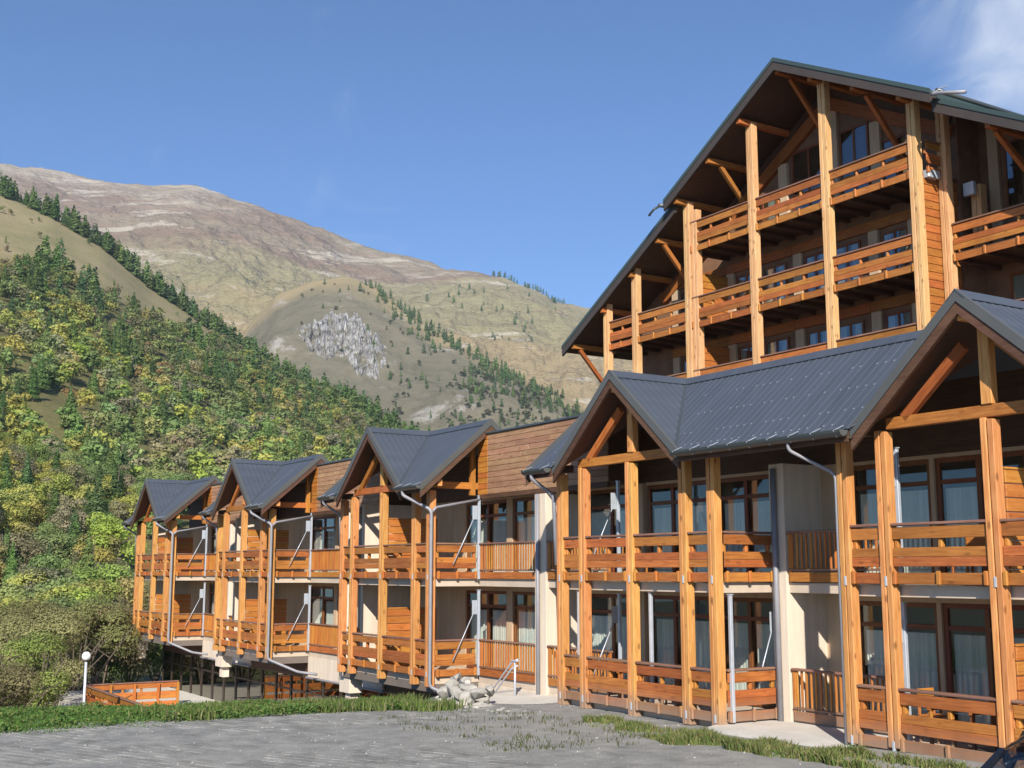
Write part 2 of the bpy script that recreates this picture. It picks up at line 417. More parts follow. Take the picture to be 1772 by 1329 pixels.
def soil_material():
    m, nt, b, out = new_mat('grassy_soil')
    n = noise(nt, geo_pos(nt), 0.9, 6, 0.65)
    r = ramp(nt, [(0.3, (0.05, 0.06, 0.025)), (0.55, (0.10, 0.095, 0.045)), (0.8, (0.17, 0.14, 0.09))])
    nt.links.new(n.outputs['Fac'], r.inputs[0]); nt.links.new(r.outputs[0], b.inputs['Base Color']); b.inputs['Roughness'].default_value = 0.95
    return m
SOIL = soil_material()

def build_ground():
    xs = grid_axis(-170, 420, -16, 24, 0.45); ys = grid_axis(-420, 170, -18, 4, 0.45)
    X, Y = np.meshgrid(xs, ys, indexing='ij'); Z = ground_z(X, Y)
    global GRID; GRID = (xs, ys, Z)
    nx, ny = X.shape; idx = np.arange(nx * ny).reshape(nx, ny)
    q = np.stack([idx[:-1, :-1], idx[1:, :-1], idx[1:, 1:], idx[:-1, 1:]], -1).reshape(-1, 4)
    cx = (X[:-1, :-1] + X[1:, 1:]) / 2; cy = (Y[:-1, :-1] + Y[1:, 1:]) / 2
    fm = ((cx < bank_x(cy) + 0.2)).astype(int).ravel()
    o = put('ground', np_mesh('ground', np.stack([X, Y, Z], -1).reshape(-1, 3), q, [GROUND, SOIL], fm=fm, smooth=True)); tag(o, kind='structure')
    return o
ground = build_ground()
def ground_at(x, y):     # height of the ground mesh itself
    xs, ys, Z = GRID; i = np.clip(np.searchsorted(xs, x) - 1, 0, len(xs) - 2); j = np.clip(np.searchsorted(ys, y) - 1, 0, len(ys) - 2)
    u = (x - xs[i]) / (xs[i + 1] - xs[i]); v = (y - ys[j]) / (ys[j + 1] - ys[j])
    return (Z[i, j] * (1 - u) + Z[i + 1, j] * u) * (1 - v) + (Z[i, j + 1] * (1 - u) + Z[i + 1, j + 1] * u) * v

def build_pavers():
    """worn concrete setts pressed into the dust: real blocks, each a little tilted and sunk"""
    V = []; Q = []; n = 0; a = math.radians(24); ca, sa = math.cos(a), math.sin(a); s = 0.23
    U, W = np.meshgrid(np.arange(-95, 95), np.arange(-95, 95), indexing='ij')
    U = U.ravel(); W = W.ravel()
    uu = (U + 0.5 * (W % 2)) * s * 1.55; ww = W * s
    x = 4 + uu * ca - ww * sa; y = -9 + uu * sa + ww * ca
    keep = (x > bank_x(y) + 2.6) & (y < -2.0 - 0.30 * np.clip(x - 1, -3, 3)) & (y > -17) & (x < 13) & (x + y < 7)
    dust = fbm(x * 0.28 + 5, y * 0.28, 4)
    keep &= (dust < 0.22) & (NR.random(len(x)) < 0.97)
    x = x[keep]; y = y[keep]; dust = dust[keep]; k = len(x)
    z = ground_at(x, y) + 0.009 - 0.030 * np.clip((dust + 0.02) / 0.22, 0, 1) + NR.normal(0, 0.002, k)
    tx = NR.normal(0, 0.012, k); ty = NR.normal(0, 0.012, k); hw = s * 1.55 / 2 - 0.006; hh = s / 2 - 0.006
    c = [(-1, -1), (1, -1), (1, 1), (-1, 1)]; top = []; low = []
    for su, sw in c:
        du, dw = su * hw, sw * hh
        px = x + du * ca - dw * sa; py = y + du * sa + dw * ca
        top.append(np.stack([x + (du * 0.97) * ca - (dw * 0.95) * sa, y + (du * 0.97) * sa + (dw * 0.95) * ca, z + tx * du + ty * dw], -1))
        low.append(np.stack([px, py, z - 0.05], -1))
    V = np.stack(top + low, 1).reshape(-1, 3); base = np.arange(k)[:, None] * 8
    q = [[0, 1, 2, 3]] + [[i + 4, (i + 1) % 4 + 4, (i + 1) % 4, i] for i in range(4)]
    Q = np.concatenate([base + np.array(f)[None] for f in q], 0)
    o = put('pavers', np_mesh('pavers', V, Q, ground_material(True), np.tile(NR.uniform(0.80, 1.14, k), 5)), ground); tag(o, kind='stuff')
build_pavers()

HILL = [(-173.01, 0.3634, 720), (-178.94, 0.3424, 700), (176.67, 0.3260, 690), (171.89, 0.2944, 680), (169.64, 0.2801, 670), (167.32, 0.2578, 660), (165.18, 0.2270, 650), (163.31, 0.2073, 640), (161.41, 0.1833, 630), (159.50, 0.1619, 620), (157.59, 0.1459, 600), (155.39, 0.1297, 570), (153.18, 0.1060, 540), (150.41, 0.0750, 500), (147.66, 0.0511, 450), (143.57, 0.0273, 400), (138.22, 0.0130, 380)]
MTN = [(-173.27, 0.3146, 2900), (-179.06, 0.3163, 2800), (176.64, 0.3192, 2750), (171.97, 0.3184, 2700), (170.63, 0.3183, 2690), (168.88, 0.3149, 2680), (166.96, 0.3119, 2660), (165.40, 0.3136, 2650), (163.83, 0.3182, 2640), (162.49, 0.3152, 2620), (160.99, 0.3082, 2600), (159.47, 0.2978, 2570), (157.24, 0.2867, 2540), (155.56, 0.2758, 2510), (153.87, 0.2686, 2480), (152.17, 0.2612, 2450), (150.76, 0.2524, 2420), (148.78, 0.2456, 2390), (146.80, 0.2350, 2350), (145.96, 0.2273, 2320), (144.56, 0.2235, 2300), (142.05, 0.2137, 2300), (137.93, 0.2042, 2300), (131.31, 0.1890, 2300)]
KNOLL = [(163.85, 0.1047, 1500), (161.90, 0.1627, 1480), (160.65, 0.2024, 1460), (159.35, 0.2290, 1440), (157.73, 0.2421, 1420), (156.08, 0.2472, 1400), (154.68, 0.2370, 1380), (153.27, 0.2185, 1340), (151.58, 0.1980, 1290), (149.61, 0.1765, 1240), (147.66, 0.1602, 1200), (145.43, 0.1428, 1160), (143.23, 0.1254, 1120), (139.45, 0.0885, 1100)]

class Slope:
    """a hillside: for each bearing a profile rising from a foot at distance d0 (height z0) to a crest, then falling behind it"""
    def __init__(s, rows, d0, z0, power, amp, wave, back=0.35, amp_crest=0.25, gain=0.56):
        s.gain = gain
        t = [(a if a > 0 else a + 360) for a, _, _ in rows]; o = np.argsort(t)
        s.a = np.array(t)[o]; s.sl = np.array([r[1] for r in rows])[o]; s.D = np.array([r[2] for r in rows], float)[o]
        s.d0, s.z0, s.p, s.amp, s.wave, s.back, s.ac = d0, z0, power, amp, wave, back, amp_crest
    def crest(s, a):
        D = np.interp(a, s.a, s.D); return D, CAM.z + np.interp(a, s.a, s.sl) * D
    def point(s, a, t):
        D, zr = s.crest(a); d0 = np.minimum(s.d0, D * 0.6)
        tt = np.minimum(t, 1); d = d0 + (D - d0) * t
        z = s.z0 + (zr - s.z0) * tt ** s.p - np.maximum(t - 1, 0) * (zr - s.z0) * s.back * 3
        ar = np.radians(a); x = CAM.x + d * np.cos(ar); y = CAM.y + d * np.sin(ar)
        n = fbm(x / s.wave, y / s.wave, 9, s.gain)
        w = np.where(t < 1, (1 - tt ** 3) * (1 - s.ac) + s.ac, s.ac) * np.clip(t * 6, 0, 1)
        return x, y, z + s.amp * n * w
    def build(s, name, a0, a1, na, nt_, mats, tmax=1.35, edge=None):
        A, T = np.meshgrid(np.linspace(a0, a1, na), np.concatenate([np.linspace(0, 1, nt_), np.linspace(1.02, tmax, 8)]), indexing='ij')
        x, y, z = s.point(A, T); n0, n1 = A.shape; idx = np.arange(n0 * n1).reshape(n0, n1)
        q = np.stack([idx[:-1, :-1], idx[:-1, 1:], idx[1:, 1:], idx[1:, :-1]], -1).reshape(-1, 4)
        # keep normals up
        V = np.stack([x, y, z], -1).reshape(-1, 3)
        p = V[q[:1]][0]; nrm = np.cross(p[1] - p[0], p[2] - p[0])
        if nrm[2] < 0: q = q[:, ::-1]
        me = np_mesh(name, V, q, mats, smooth=True)
        at = me.attributes.new('rise', 'FLOAT', 'POINT'); at.data.foreach_set('value', T.astype(np.float32).ravel())
        if edge is not None:
            at = me.attributes.new('wooded', 'FLOAT', 'POINT'); at.data.foreach_set('value', np.clip((edge(A) - T) / 0.05 + 0.5, 0, 1).astype(np.float32).ravel())
        return tag(put(name, me), kind='structure')

hillS = Slope(HILL, 130, -4.6, 1.30, 9.0, 70, 0.15, 0.05)
mtnS = Slope(MTN, 900, 20.0, 1.0, 120.0, 330, 0.3, 0.24, 0.63)
knollS = Slope(KNOLL, 820, 20.0, 1.0, 44.0, 170, 0.25, 0.18, 0.60)

def meadow_material():
    m, nt, b, out = new_mat('dry_meadow')
    n = noise(nt, geo_pos(nt), 0.035, 7, 0.65); f = noise(nt, geo_pos(nt), 0.5, 4, 0.7)
    r = ramp(nt, [(0.3, (0.19, 0.175, 0.09)), (0.5, (0.25, 0.215, 0.115)), (0.72, (0.31, 0.245, 0.15))])
    nt.links.new(n.outputs['Fac'], r.inputs[0])
    c = mix(nt, maprange(nt, f.outputs['Fac'], 0.55, 0.75, 0, 0.5), r.outputs[0], (0.13, 0.13, 0.06))
    at = nt.nodes.new("ShaderNodeAttribute"); at.attribute_name = 'wooded'
    u = ramp(nt, [(0.3, (0.10, 0.105, 0.04)), (0.55, (0.145, 0.13, 0.055)), (0.75, (0.19, 0.155, 0.085))]); nt.links.new(f.outputs['Fac'], u.inputs[0])
    c = mix(nt, at.outputs['Fac'], c, u.outputs[0])
    nt.links.new(c, b.inputs['Base Color']); b.inputs['Roughness'].default_value = 0.95; b.inputs['Specular IOR Level'].default_value = 0.1
    bump(nt, b, f.outputs['Fac'], 0.6, 0.8)
    return m

def mountain_material():
    m, nt, b, out = new_mat('alpine_slope')
    g = nt.nodes.new("ShaderNodeNewGeometry"); sp = nt.nodes.new("ShaderNodeSeparateXYZ"); nt.links.new(g.outputs['Position'], sp.inputs[0])
    big = noise(nt, geo_pos(nt, (0.0022, 0.0022, 0.0055)), 1.0, 7, 0.62, 0.4)
    strat = noise(nt, geo_pos(nt, (0.004, 0.004, 0.026)), 1.0, 9, 0.72, 0.7)
    fine = noise(nt, geo_pos(nt, (0.02, 0.02, 0.05)), 1.0, 6, 0.7)
    # height band in metres, wobbling with the large noise
    hb = nt.nodes.new("ShaderNodeMath"); hb.operation = 'MULTIPLY_ADD'; hb.inputs[1].default_value = 520.0
    nt.links.new(big.outputs['Fac'], hb.inputs[0]); nt.links.new(sp.outputs[2], hb.inputs[2])
    hn = maprange(nt, hb.outputs[0], 300, 1150, 0, 1)
    r = ramp(nt, [(0.0, (0.33, 0.25, 0.135)), (0.33, (0.34, 0.265, 0.15)), (0.46, (0.29, 0.26, 0.145)), (0.57, (0.31, 0.26, 0.16)), (0.64, (0.235, 0.165, 0.12)), (0.72, (0.30, 0.245, 0.175)), (0.79, (0.24, 0.17, 0.125)), (1.0, (0.42, 0.365, 0.29))])
    nt.links.new(hn, r.inputs[0])
    c = mix(nt, maprange(nt, fine.outputs['Fac'], 0.5, 0.8, 0, 0.55), r.outputs[0], (0.15, 0.14, 0.085))
    c = mix(nt, maprange(nt, strat.outputs['Fac'], 0.56, 0.61, 0, 0.8), c, (0.50, 0.45, 0.37))
    c = mix(nt, maprange(nt, strat.outputs['Fac'], 0.44, 0.36, 0, 0.45), c, (0.19, 0.14, 0.095))
    nt.links.new(c, b.inputs['Base Color']); b.inputs['Roughness'].default_value = 0.95; b.inputs['Specular IOR Level'].default_value = 0.1
    bump(nt, b, fine.outputs['Fac'], 1.0, 22.0)
    return m

def knoll_material():
    m, nt, b, out = new_mat('scrubby_slope')
    big = noise(nt, geo_pos(nt, (0.006, 0.006, 0.012)), 1.0, 7, 0.65, 0.5); fine = noise(nt, geo_pos(nt, (0.06, 0.06, 0.09)), 1.0, 6, 0.72)
    rock = noise(nt, geo_pos(nt, (0.016, 0.016, 0.03)), 1.0, 8, 0.75, 0.6)
    r = ramp(nt, [(0.3, (0.135, 0.125, 0.085)), (0.5, (0.17, 0.152, 0.105)), (0.72, (0.22, 0.19, 0.125))])
    nt.links.new(big.outputs['Fac'], r.inputs[0])
    c = mix(nt, maprange(nt, fine.outputs['Fac'], 0.5, 0.72, 0, 0.6), r.outputs[0], (0.085, 0.09, 0.05))
    at = nt.nodes.new("ShaderNodeAttribute"); at.attribute_name = 'rise'
    wob = nt.nodes.new("ShaderNodeMath"); wob.operation = 'MULTIPLY_ADD'; wob.inputs[1].default_value = 0.16; nt.links.new(big.outputs['Fac'], wob.inputs[0]); nt.links.new(at.outputs['Fac'], wob.inputs[2])
    c = mix(nt, maprange(nt, wob.outputs[0], 0.96, 1.05, 0, 1), c, (0.30, 0.24, 0.135))  # tan crest: its sunlit look is painted in by rise, above a darker face
    c = mix(nt, maprange(nt, rock.outputs['Fac'], 0.57, 0.66, 0, 0.65), c, (0.40, 0.375, 0.345))
    nt.links.new(c, b.inputs['Base Color']); b.inputs['Roughness'].default_value = 0.95; b.inputs['Specular IOR Level'].default_value = 0.1
    bump(nt, b, fine.outputs['Fac'], 0.9, 5.0)
    return m
def meadow_edge(a):       # below this rise the slope is wooded
    return np.interp(a, [138, 152, 157, 161, 163.5, 166, 169, 172, 187], [1.1, 1.08, 1.05, 0.98, 0.88, 0.80, 0.74, 0.72, 0.70])
hillside = hillS.build('hillside', 138.3, 186.9, 190, 90, meadow_material(), edge=meadow_edge)
mountain = mtnS.build('mountain', 131.4, 186.6, 620, 230, mountain_material())
knoll = knollS.build('foothill', 139.6, 163.8, 160, 90, knoll_material())

def build_crag():
    m, nt, b, out = new_mat('pale_crag_rock')
    v1 = noise(nt, geo_pos(nt, (0.11, 0.11, 0.06)), 1.0, 9, 0.8, 0.7); v2 = noise(nt, geo_pos(nt, (0.05, 0.05, 0.05)), 1.0, 6, 0.7)
    r = ramp(nt, [(0.40, (0.10, 0.09, 0.075)), (0.48, (0.36, 0.34, 0.32)), (0.58, (0.60, 0.59, 0.58)), (0.8, (0.74, 0.73, 0.72))])
    nt.links.new(v1.outputs['Fac'], r.inputs[0])
    c = mix(nt, maprange(nt, v2.outputs['Fac'], 0.54, 0.62, 0, 0.9), r.outputs[0], (0.17, 0.155, 0.10))
    nt.links.new(c, b.inputs['Base Color']); b.inputs['Roughness'].default_value = 0.95
    bump(nt, b, v1.outputs['Fac'], 1.0, 6.0)
    na, nz = 170, 80
    A, T = np.meshgrid(np.linspace(153.9, 158.6, na), np.linspace(0, 1, nz), indexing='ij')
    u = (A - 153.9) / 4.7
    t0 = 0.585 + 0.18 * np.abs(u - 0.45) ** 1.4 + 0.05 * fbm(u * 9, u * 0 + 3, 3) - 0.06 * np.exp(-((u - 0.12) / 0.12) ** 2); t1 = np.maximum(0.84 - 0.26 * np.abs(u - 0.40) ** 1.4 + 0.06 * fbm(u * 8, u * 0 + 8, 4), t0 + 0.02)
    x, y, z = knollS.point(A, t0 + (t1 - t0) * T)
    # the face stands out of the slope: pushed towards the valley at its foot, steep, deeply fissured
    edge = np.clip(np.minimum(u, 1 - u) * 7, 0, 1) * np.clip((1 - T) * 4, 0, 1) * np.clip(T * 8, 0, 1)
    fiss = fbm(A * 3.4, T * 4.5, 6, 0.6); out_ = edge * (8 * T + 2 + 13 * fiss) - (1 - edge) * 6
    d = np.radians(A); x = x - np.cos(d) * out_; y = y - np.sin(d) * out_; z = z + edge * 9 * fbm(A * 9, T * 9, 4)
    idx = np.arange(na * nz).reshape(na, nz)
    q = np.stack([idx[:-1, :-1], idx[1:, :-1], idx[1:, 1:], idx[:-1, 1:]], -1).reshape(-1, 4)
    V = np.stack([x, y, z], -1).reshape(-1, 3)
    o = put('rock_crag', np_mesh('rock_crag', V, q, m))
    tag(o, 'pale grey limestone crag standing out of the foothill below the mountain', 'crag')
build_crag()

# ------------------------------------------------------------------ building pieces
def post(T, x, y, z0, z1, key='larch', w=0.24, d=0.20, plates=()):
    p = box('post', T, key, x - w / 2, x - 0.011, y, y + d, z0, z1, 0.01)
    box('timber', p, key, x + 0.011, x + w / 2, y, y + d, z0, z1 - 0.03, 0.01)
    for z in plates: box('bracket_plate', p, GALV, x - 0.022, x + 0.022, y - 0.012, y + 0.03, z - 0.08, z + 0.08, 0.002)
    return p

def railing(T, axis, a0, a1, f, ztop, side=-1, spans=2, key='stained', blocks=True, k=1.0):
    """board railing along AXIS from a0 to a1; its boards' outer face lies at f, the outside is towards SIDE"""
    def bx(name, par, m, p0, p1, q0, q1, z0, z1, bev=0.006):
        lo, hi = (f + side * q1, f + side * q0) if side > 0 else (f - q1, f - q0)
        if side > 0: lo, hi = f + q0, f + q1
        else: lo, hi = f - q1, f - q0
        lo, hi = min(lo, hi), max(lo, hi)
        return box(name, par, m, p0, p1, lo, hi, z0, z1, bev) if axis == 'x' else box(name, par, m, lo, hi, p0, p1, z0, z1, bev)
    # q grows outwards: boards occupy -0.035..0
    r = bx('railing', T, 'rail', a0, a1, -0.12, 0.035, ztop - 0.05 * k, ztop, 0.012)
    for z0, z1 in ((-0.27, -0.07), (-0.57, -0.415), (-0.728, -0.574), (-1.02, -0.83)):
        j = rnd.uniform(-0.004, 0.004)
        bx('board', r, key, a0 + 0.012, a1 - 0.012, -0.035 + j, j, ztop + z0 * k, ztop + z1 * k)
    if blocks:
        L = a1 - a0; xs = [a0 + 0.05] + [a0 + L * i / spans for i in range(1, spans)] + ([a1 - 0.05] if L > 1.2 else [])
        for i, xx in enumerate(xs):
            bx('spacer_block', r, 'honey', xx - 0.045, xx + 0.045, -0.13, -0.036, ztop - 0.43 * k, ztop - 0.255 * k, 0.02)
            bx('spacer_block', r, 'honey', xx - 0.04, xx + 0.04, 0.008, 0.062, ztop - 1.03 * k, ztop - 0.80 * k, 0.015)
    return r

def balustrade(T, x0, x1, y, ztop):
    r = box('balustrade', T, 'rail', x0, x1, y - 0.05, y + 0.09, ztop - 0.05, ztop, 0.012)
    box('bottom_rail', r, 'rail', x0 + 0.02, x1 - 0.02, y - 0.035, y + 0.06, ztop - 0.80, ztop - 0.755, 0.008)
    box('fascia_board', r, 'stained', x0 + 0.05, x1 - 0.05, y - 0.03, y + 0.005, ztop - 1.02, ztop - 0.83)
    for xx in (x0 + 0.05, x1 - 0.05): box('end_stile', r, 'honey', xx - 0.045, xx + 0.045, y - 0.01, y + 0.05, ztop - 1.03, ztop - 0.05, 0.012)
    n = max(2, int((x1 - x0 - 0.25) / 0.125)); s = (x1 - x0 - 0.25) / n
    for i in range(n + 1):
        xx = x0 + 0.125 + i * s; box('baluster', r, 'honey', xx - 0.022, xx + 0.022, y - 0.012, y + 0.028, ztop - 0.755, ztop - 0.05, 0.006)
    return r

def partition(T, x, y0, y1, z0, z1, key='honey', h=0.215):
    n = max(1, round((z1 - z0) / h)); s = (z1 - z0) / n
    p = box('partition', T, key, x - 0.045, x + 0.045, y0, y1, z1, z1 + 0.04, 0.01)
    for i in range(n):
        box('plank', p, key, x - 0.03, x + 0.03, y0, y1, z0 + i * s + 0.006, z0 + (i + 1) * s - 0.006, 0.012)
    return p

def window(T, x0, x1, z0, z1, y, div, transom=None, glass=None, curtain=(1, 1), frame='joinery', fw=0.09, axis='y'):
    """window in a wall facing -y; frame face at y; DIV = list of mullion positions"""
    glass = glass or GLASS
    W = ring_frame('window', T, frame, x0, x1, z0, z1, y, y + 0.08, fw)
    xs = [x0 + fw] + sorted(div) + [x1 - fw]
    for d in div: box('mullion', W, frame, d - fw * 0.6, d + fw * 0.6, y + 0.005, y + 0.075, z0 + fw, z1 - fw, 0.006)
    zs = [(z0 + fw, z1 - fw)] if transom is None else [(z0 + fw, transom - fw / 2), (transom + fw / 2, z1 - fw)]
    for i, (a, b) in enumerate(zip(xs, xs[1:])):
        l = a + (fw * 0.6 if i else 0); r = b - (fw * 0.6 if i < len(xs) - 2 else 0)
        if transom is not None: box('transom', W, frame, l, r, y + 0.008, y + 0.07, transom - fw / 2, transom + fw / 2, 0.005)
        for (c, d) in zs: box('pane', W, glass, l - 0.004, r + 0.004, y + 0.036, y + 0.046, c - 0.004, d + 0.004, 0)
        if curtain[i % len(curtain)]:
            cw = (r - l); n = 14; zt = (transom if transom is not None else z1) - 0.12; V = []; F = []
            for k in range(n * 2 + 1):
                xx = l + 0.03 + (cw - 0.06) * k / (n * 2); yy = y + 0.115 + 0.028 * math.sin(k * 1.9 + i) + 0.012 * math.sin(k * 0.7)
                V += [(xx, yy, z0 + fw + 0.02), (xx, yy, zt)]
            for k in range(n * 2): F.append((2 * k, 2 * k + 2, 2 * k + 3, 2 * k + 1))
            c0 = Vector(V[0]); put('curtain', mesh_of('curtain', [tuple(Vector(v) - c0) for v in V], F, CURTAIN, smooth=True), W, c0)
    return W

def cladding(T, x0, x1, y, z0, z1, fresh=0.0, h=0.162):
    """wall of horizontal boards facing -y"""
    c = box('cladding', T, WOOD[('brown', 0)], x0, x1, y + 0.03, y + 1.15, z0, z1, 0)
    n = int(round((z1 - z0) / h)); s = (z1 - z0) / n
    for i in range(n):
        a, b = z0 + i * s + 0.003, z0 + (i + 1) * s - 0.003; cuts = [x0]
        if fresh: cuts.append(x0 + fresh)
        k = cuts[-1] + rnd.uniform(1.4, 3.0)
        while k < x1 - 0.7: cuts.append(k); k += rnd.uniform(1.8, 3.2)
        cuts.append(x1)
        for j, (p, q) in enumerate(zip(cuts, cuts[1:])):
            jit = rnd.uniform(0, 0.006)
            box('plank', c, 'honey' if (fresh and j == 0) else 'weathered', p + 0.002, q - 0.002, y - jit, y + 0.03, a, b, 0.008)
    box('parapet_cap', T, GUTTER, x0 - 0.02, x1 + 0.02, y - 0.05, y + 1.2, z1, z1 + 0.06, 0.01)
    box('drip_board', T, WOOD[('brown', 0)], x0, x1, y - 0.03, y + 0.06, z0 - 0.13, z0 - 0.004, 0.008)
    return c

M = 0.862; RZ = 7.46; RY = 1.75; EY = -0.50
def rib_lines(a0, a1, step=0.2, hgt=0.012):
    out = [(a0, 0.0)]; k = math.ceil(a0 / step)
    while k * step < a1 - 0.06:
        x = k * step
        if x > a0 + 0.02: out += [(x, 0.0), (x + 0.018, hgt), (x + 0.046, hgt), (x + 0.064, 0.0)]
        k += 1
    out.append((a1, 0.0)); return out

def sheet(name, T, m, lines, lo, hi, dz=0.0, thick=None):
    """roof sheet from strips: for each line (s, h) the points lo(s) and hi(s) are (x, y, z); ribs lift by h"""
    V = []; F = []
    for s, h in lines:
        a, b = lo(s), hi(s); V += [(a[0], a[1], a[2] + h + dz), (b[0], b[1], b[2] + h + dz)]
    for i in range(len(lines) - 1): F.append((2 * i, 2 * i + 2, 2 * i + 3, 2 * i + 1))
    c = Vector(V[0]); V = [Vector(v) - c for v in V]
    n = (V[2] - V[0]).cross(V[3] - V[0])
    if n.z < 0: F = [f[::-1] for f in F]
    return put(name, mesh_of(name, [tuple(v) for v in V], F, m), T, c)

def chalet_roof(T, x0, x1, gables, right_rake=True, gutter_gap=2.32, ribs=0.2, brackets=0.55):
    zy = lambda y: RZ - M * (RY - y)
    def ylow(x):
        g = min(abs(x - c) for c in gables)
        return EY if g >= RY - EY else RY - g
    def lines_x(step):
        L = rib_lines(x0, x1, step); extra = []
        for c in gables: extra += [(c - (RY - EY), 0.0), (c, 0.0), (c + (RY - EY), 0.0)]
        return sorted([l for l in L if all(abs(l[0] - c) > 0.06 for c in gables)] + extra)
    base = sheet('roof', T, ROOF, lines_x(ribs), lambda x: (x, ylow(x), zy(ylow(x))), lambda x: (x, RY, RZ))
    flat = [(l[0], 0.0) for l in lines_x(0.5)]
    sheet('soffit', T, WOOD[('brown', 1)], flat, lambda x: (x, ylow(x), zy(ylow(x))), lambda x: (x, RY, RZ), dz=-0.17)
    sheet('back_slope', base, ROOF, [(x0, 0), (x1, 0)], lambda x: (x, RY + 1.2, RZ - M * 1.2), lambda x: (x, RY, RZ))
    segs = []; p = x0
    for c in sorted(gables): segs.append((p, c)); p = c
    segs.append((p, x1))
    for a, b in segs:
        prism('ridge_cap', base, ROOF, [(RY - 0.17, RZ - 0.17 * M + 0.045), (RY, RZ + 0.065), (RY + 0.17, RZ - 0.17 * M + 0.045), (RY + 0.17, RZ - 0.17 * M + 0.03), (RY, RZ + 0.045), (RY - 0.17, RZ - 0.17 * M + 0.03)], 'x', a + 0.0, b - 0.004)
    GY = -0.42
    for c in gables:
        for sgn in (-1, 1):
            ul = lambda y: max(0.0, min(RY - y, RY - EY))
            g = sheet('gable_roof', base, ROOF, rib_lines(GY, RY, ribs), lambda y: (c + sgn * ul(y), y, RZ - M * ul(y)), lambda y: (c, y, RZ), dz=0.006)
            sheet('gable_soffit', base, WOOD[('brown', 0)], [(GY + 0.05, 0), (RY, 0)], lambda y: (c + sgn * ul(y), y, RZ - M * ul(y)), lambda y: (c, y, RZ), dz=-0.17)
            e = 2.30
            band = lambda t, b: [(c, RZ + t), (c + sgn * e, RZ - M * e + t), (c + sgn * e, RZ - M * e + b), (c, RZ + b)]
            prism('verge_trim', base, TRIM, band(0.07, -0.13), 'y', GY - 0.06, GY + 0.02)
            prism('bargeboard', base, WOOD[('brown', 0)], band(-0.132, -0.33), 'y', GY - 0.035, GY + 0.03)
            # lead-grey strip in the valley
            p = [(c + sgn * 0.03, RY - 0.03, RZ - 0.01), (c + sgn * (RY - EY), EY, RZ - M * (RY - EY) + 0.02)]
            beam('valley_flashing', base, GUTTER, p[0], p[1], 0.10, 0.012, 0)
        prism('ridge_cap', base, ROOF, [(c - 0.17, RZ - 0.17 * M + 0.05), (c, RZ + 0.072), (c + 0.17, RZ - 0.17 * M + 0.05), (c + 0.17, RZ - 0.17 * M + 0.035), (c, RZ + 0.05), (c - 0.17, RZ - 0.17 * M + 0.035)], 'y', GY - 0.07, RY - 0.02)
        # open truss
        box('tie_beam', T, 'stained', c - 1.95, c + 1.95, 0.03, 0.15, 5.50, 5.70, 0.01)
        box('king_post', T, 'larch', c - 0.10 + 0.1, c + 0.10 + 0.1, 0.0, 0.17, 5.703, 7.12, 0.01)
        for sgn in (-1, 1): beam('strut', T, 'stained', (c + sgn * 1.58, 0.09, 5.66), (c + sgn * 0.32, 0.09, 6.72), 0.12, 0.17)
        box('ridge_purlin', T, 'larch', c - 0.07, c + 0.07, GY + 0.04, 1.5, 7.03, 7.20, 0.01)
    # eaves: gutter runs between the gables and at both ends
    runs = []; p = x0
    for c in sorted(gables): runs.append((p, c - gutter_gap)); p = c + gutter_gap
    runs.append((p, x1))
    ze = zy(EY)
    for a, b in runs:
        if b - a < 0.3: continue
        pts = [];
        for k in range(9): t = math.pi + math.pi * k / 8; pts.append((EY - 0.10 + 0.12 * math.cos(t), ze - 0.02 + 0.12 * math.sin(t)))
        for k in range(8, -1, -1): t = math.pi + math.pi * k / 8; pts.append((EY - 0.10 + 0.108 * math.cos(t), ze - 0.02 + 0.108 * math.sin(t)))
        g = prism('gutter', T, GUTTER, pts, 'x', a, b)
        for xx in (a + 0.012, b - 0.012): 
            t = [(EY - 0.10 + 0.118 * math.cos(math.pi + math.pi * k / 8), ze - 0.02 + 0.118 * math.sin(math.pi + math.pi * k / 8)) for k in range(9)]
            prism('end_cap', g, TRIM, t, 'x', xx - 0.012, xx + 0.012)
        n = max(1, int((b - a) / brackets))
        for i in range(n + 1):
            xx = a + 0.12 + (b - a - 0.24) * i / n
            k = beam('gutter_bracket', g, GALV, (xx, EY - 0.225, ze - 0.03), (xx + 0.005, EY + 0.03, ze + 0.075), 0.018, 0.008, 0)
            beam('gutter_bracket', g, GALV, (xx, EY - 0.225, ze - 0.03), (xx, EY - 0.14, ze - 0.145), 0.018, 0.008, 0)
        box('eaves_board', T, WOOD[('brown', 0)], a, b, EY + 0.005, EY + 0.035, ze - 0.22, ze - 0.02, 0.006)
        box('wall_plate', T, WOOD[('brown', 0)], max(a, x0 + 0.35), min(b, x1 - 0.6), 0.03, 0.17, 5.43, 5.60, 0.008)
    for xr, s in ((x1, 1), (x0, -1)):
        band = lambda t, b: [(RY, RZ + t), (EY - 0.05, zy(EY - 0.05) + t), (EY - 0.05, zy(EY - 0.05) + b), (RY, RZ + b)]
        band2 = lambda t, b: [(RY, RZ + t), (RY + 1.2, RZ - M * 1.2 + t), (RY + 1.2, RZ - M * 1.2 + b), (RY, RZ + b)]
        for bb in (band, band2):
            prism('verge_trim', base, TRIM, bb(0.07, -0.13), 'x', xr - 0.02 * s, xr + 0.06 * s)
            prism('bargeboard', base, WOOD[('brown', 1)], bb(-0.132, -0.33), 'x', xr - 0.03 * s, xr + 0.035 * s)
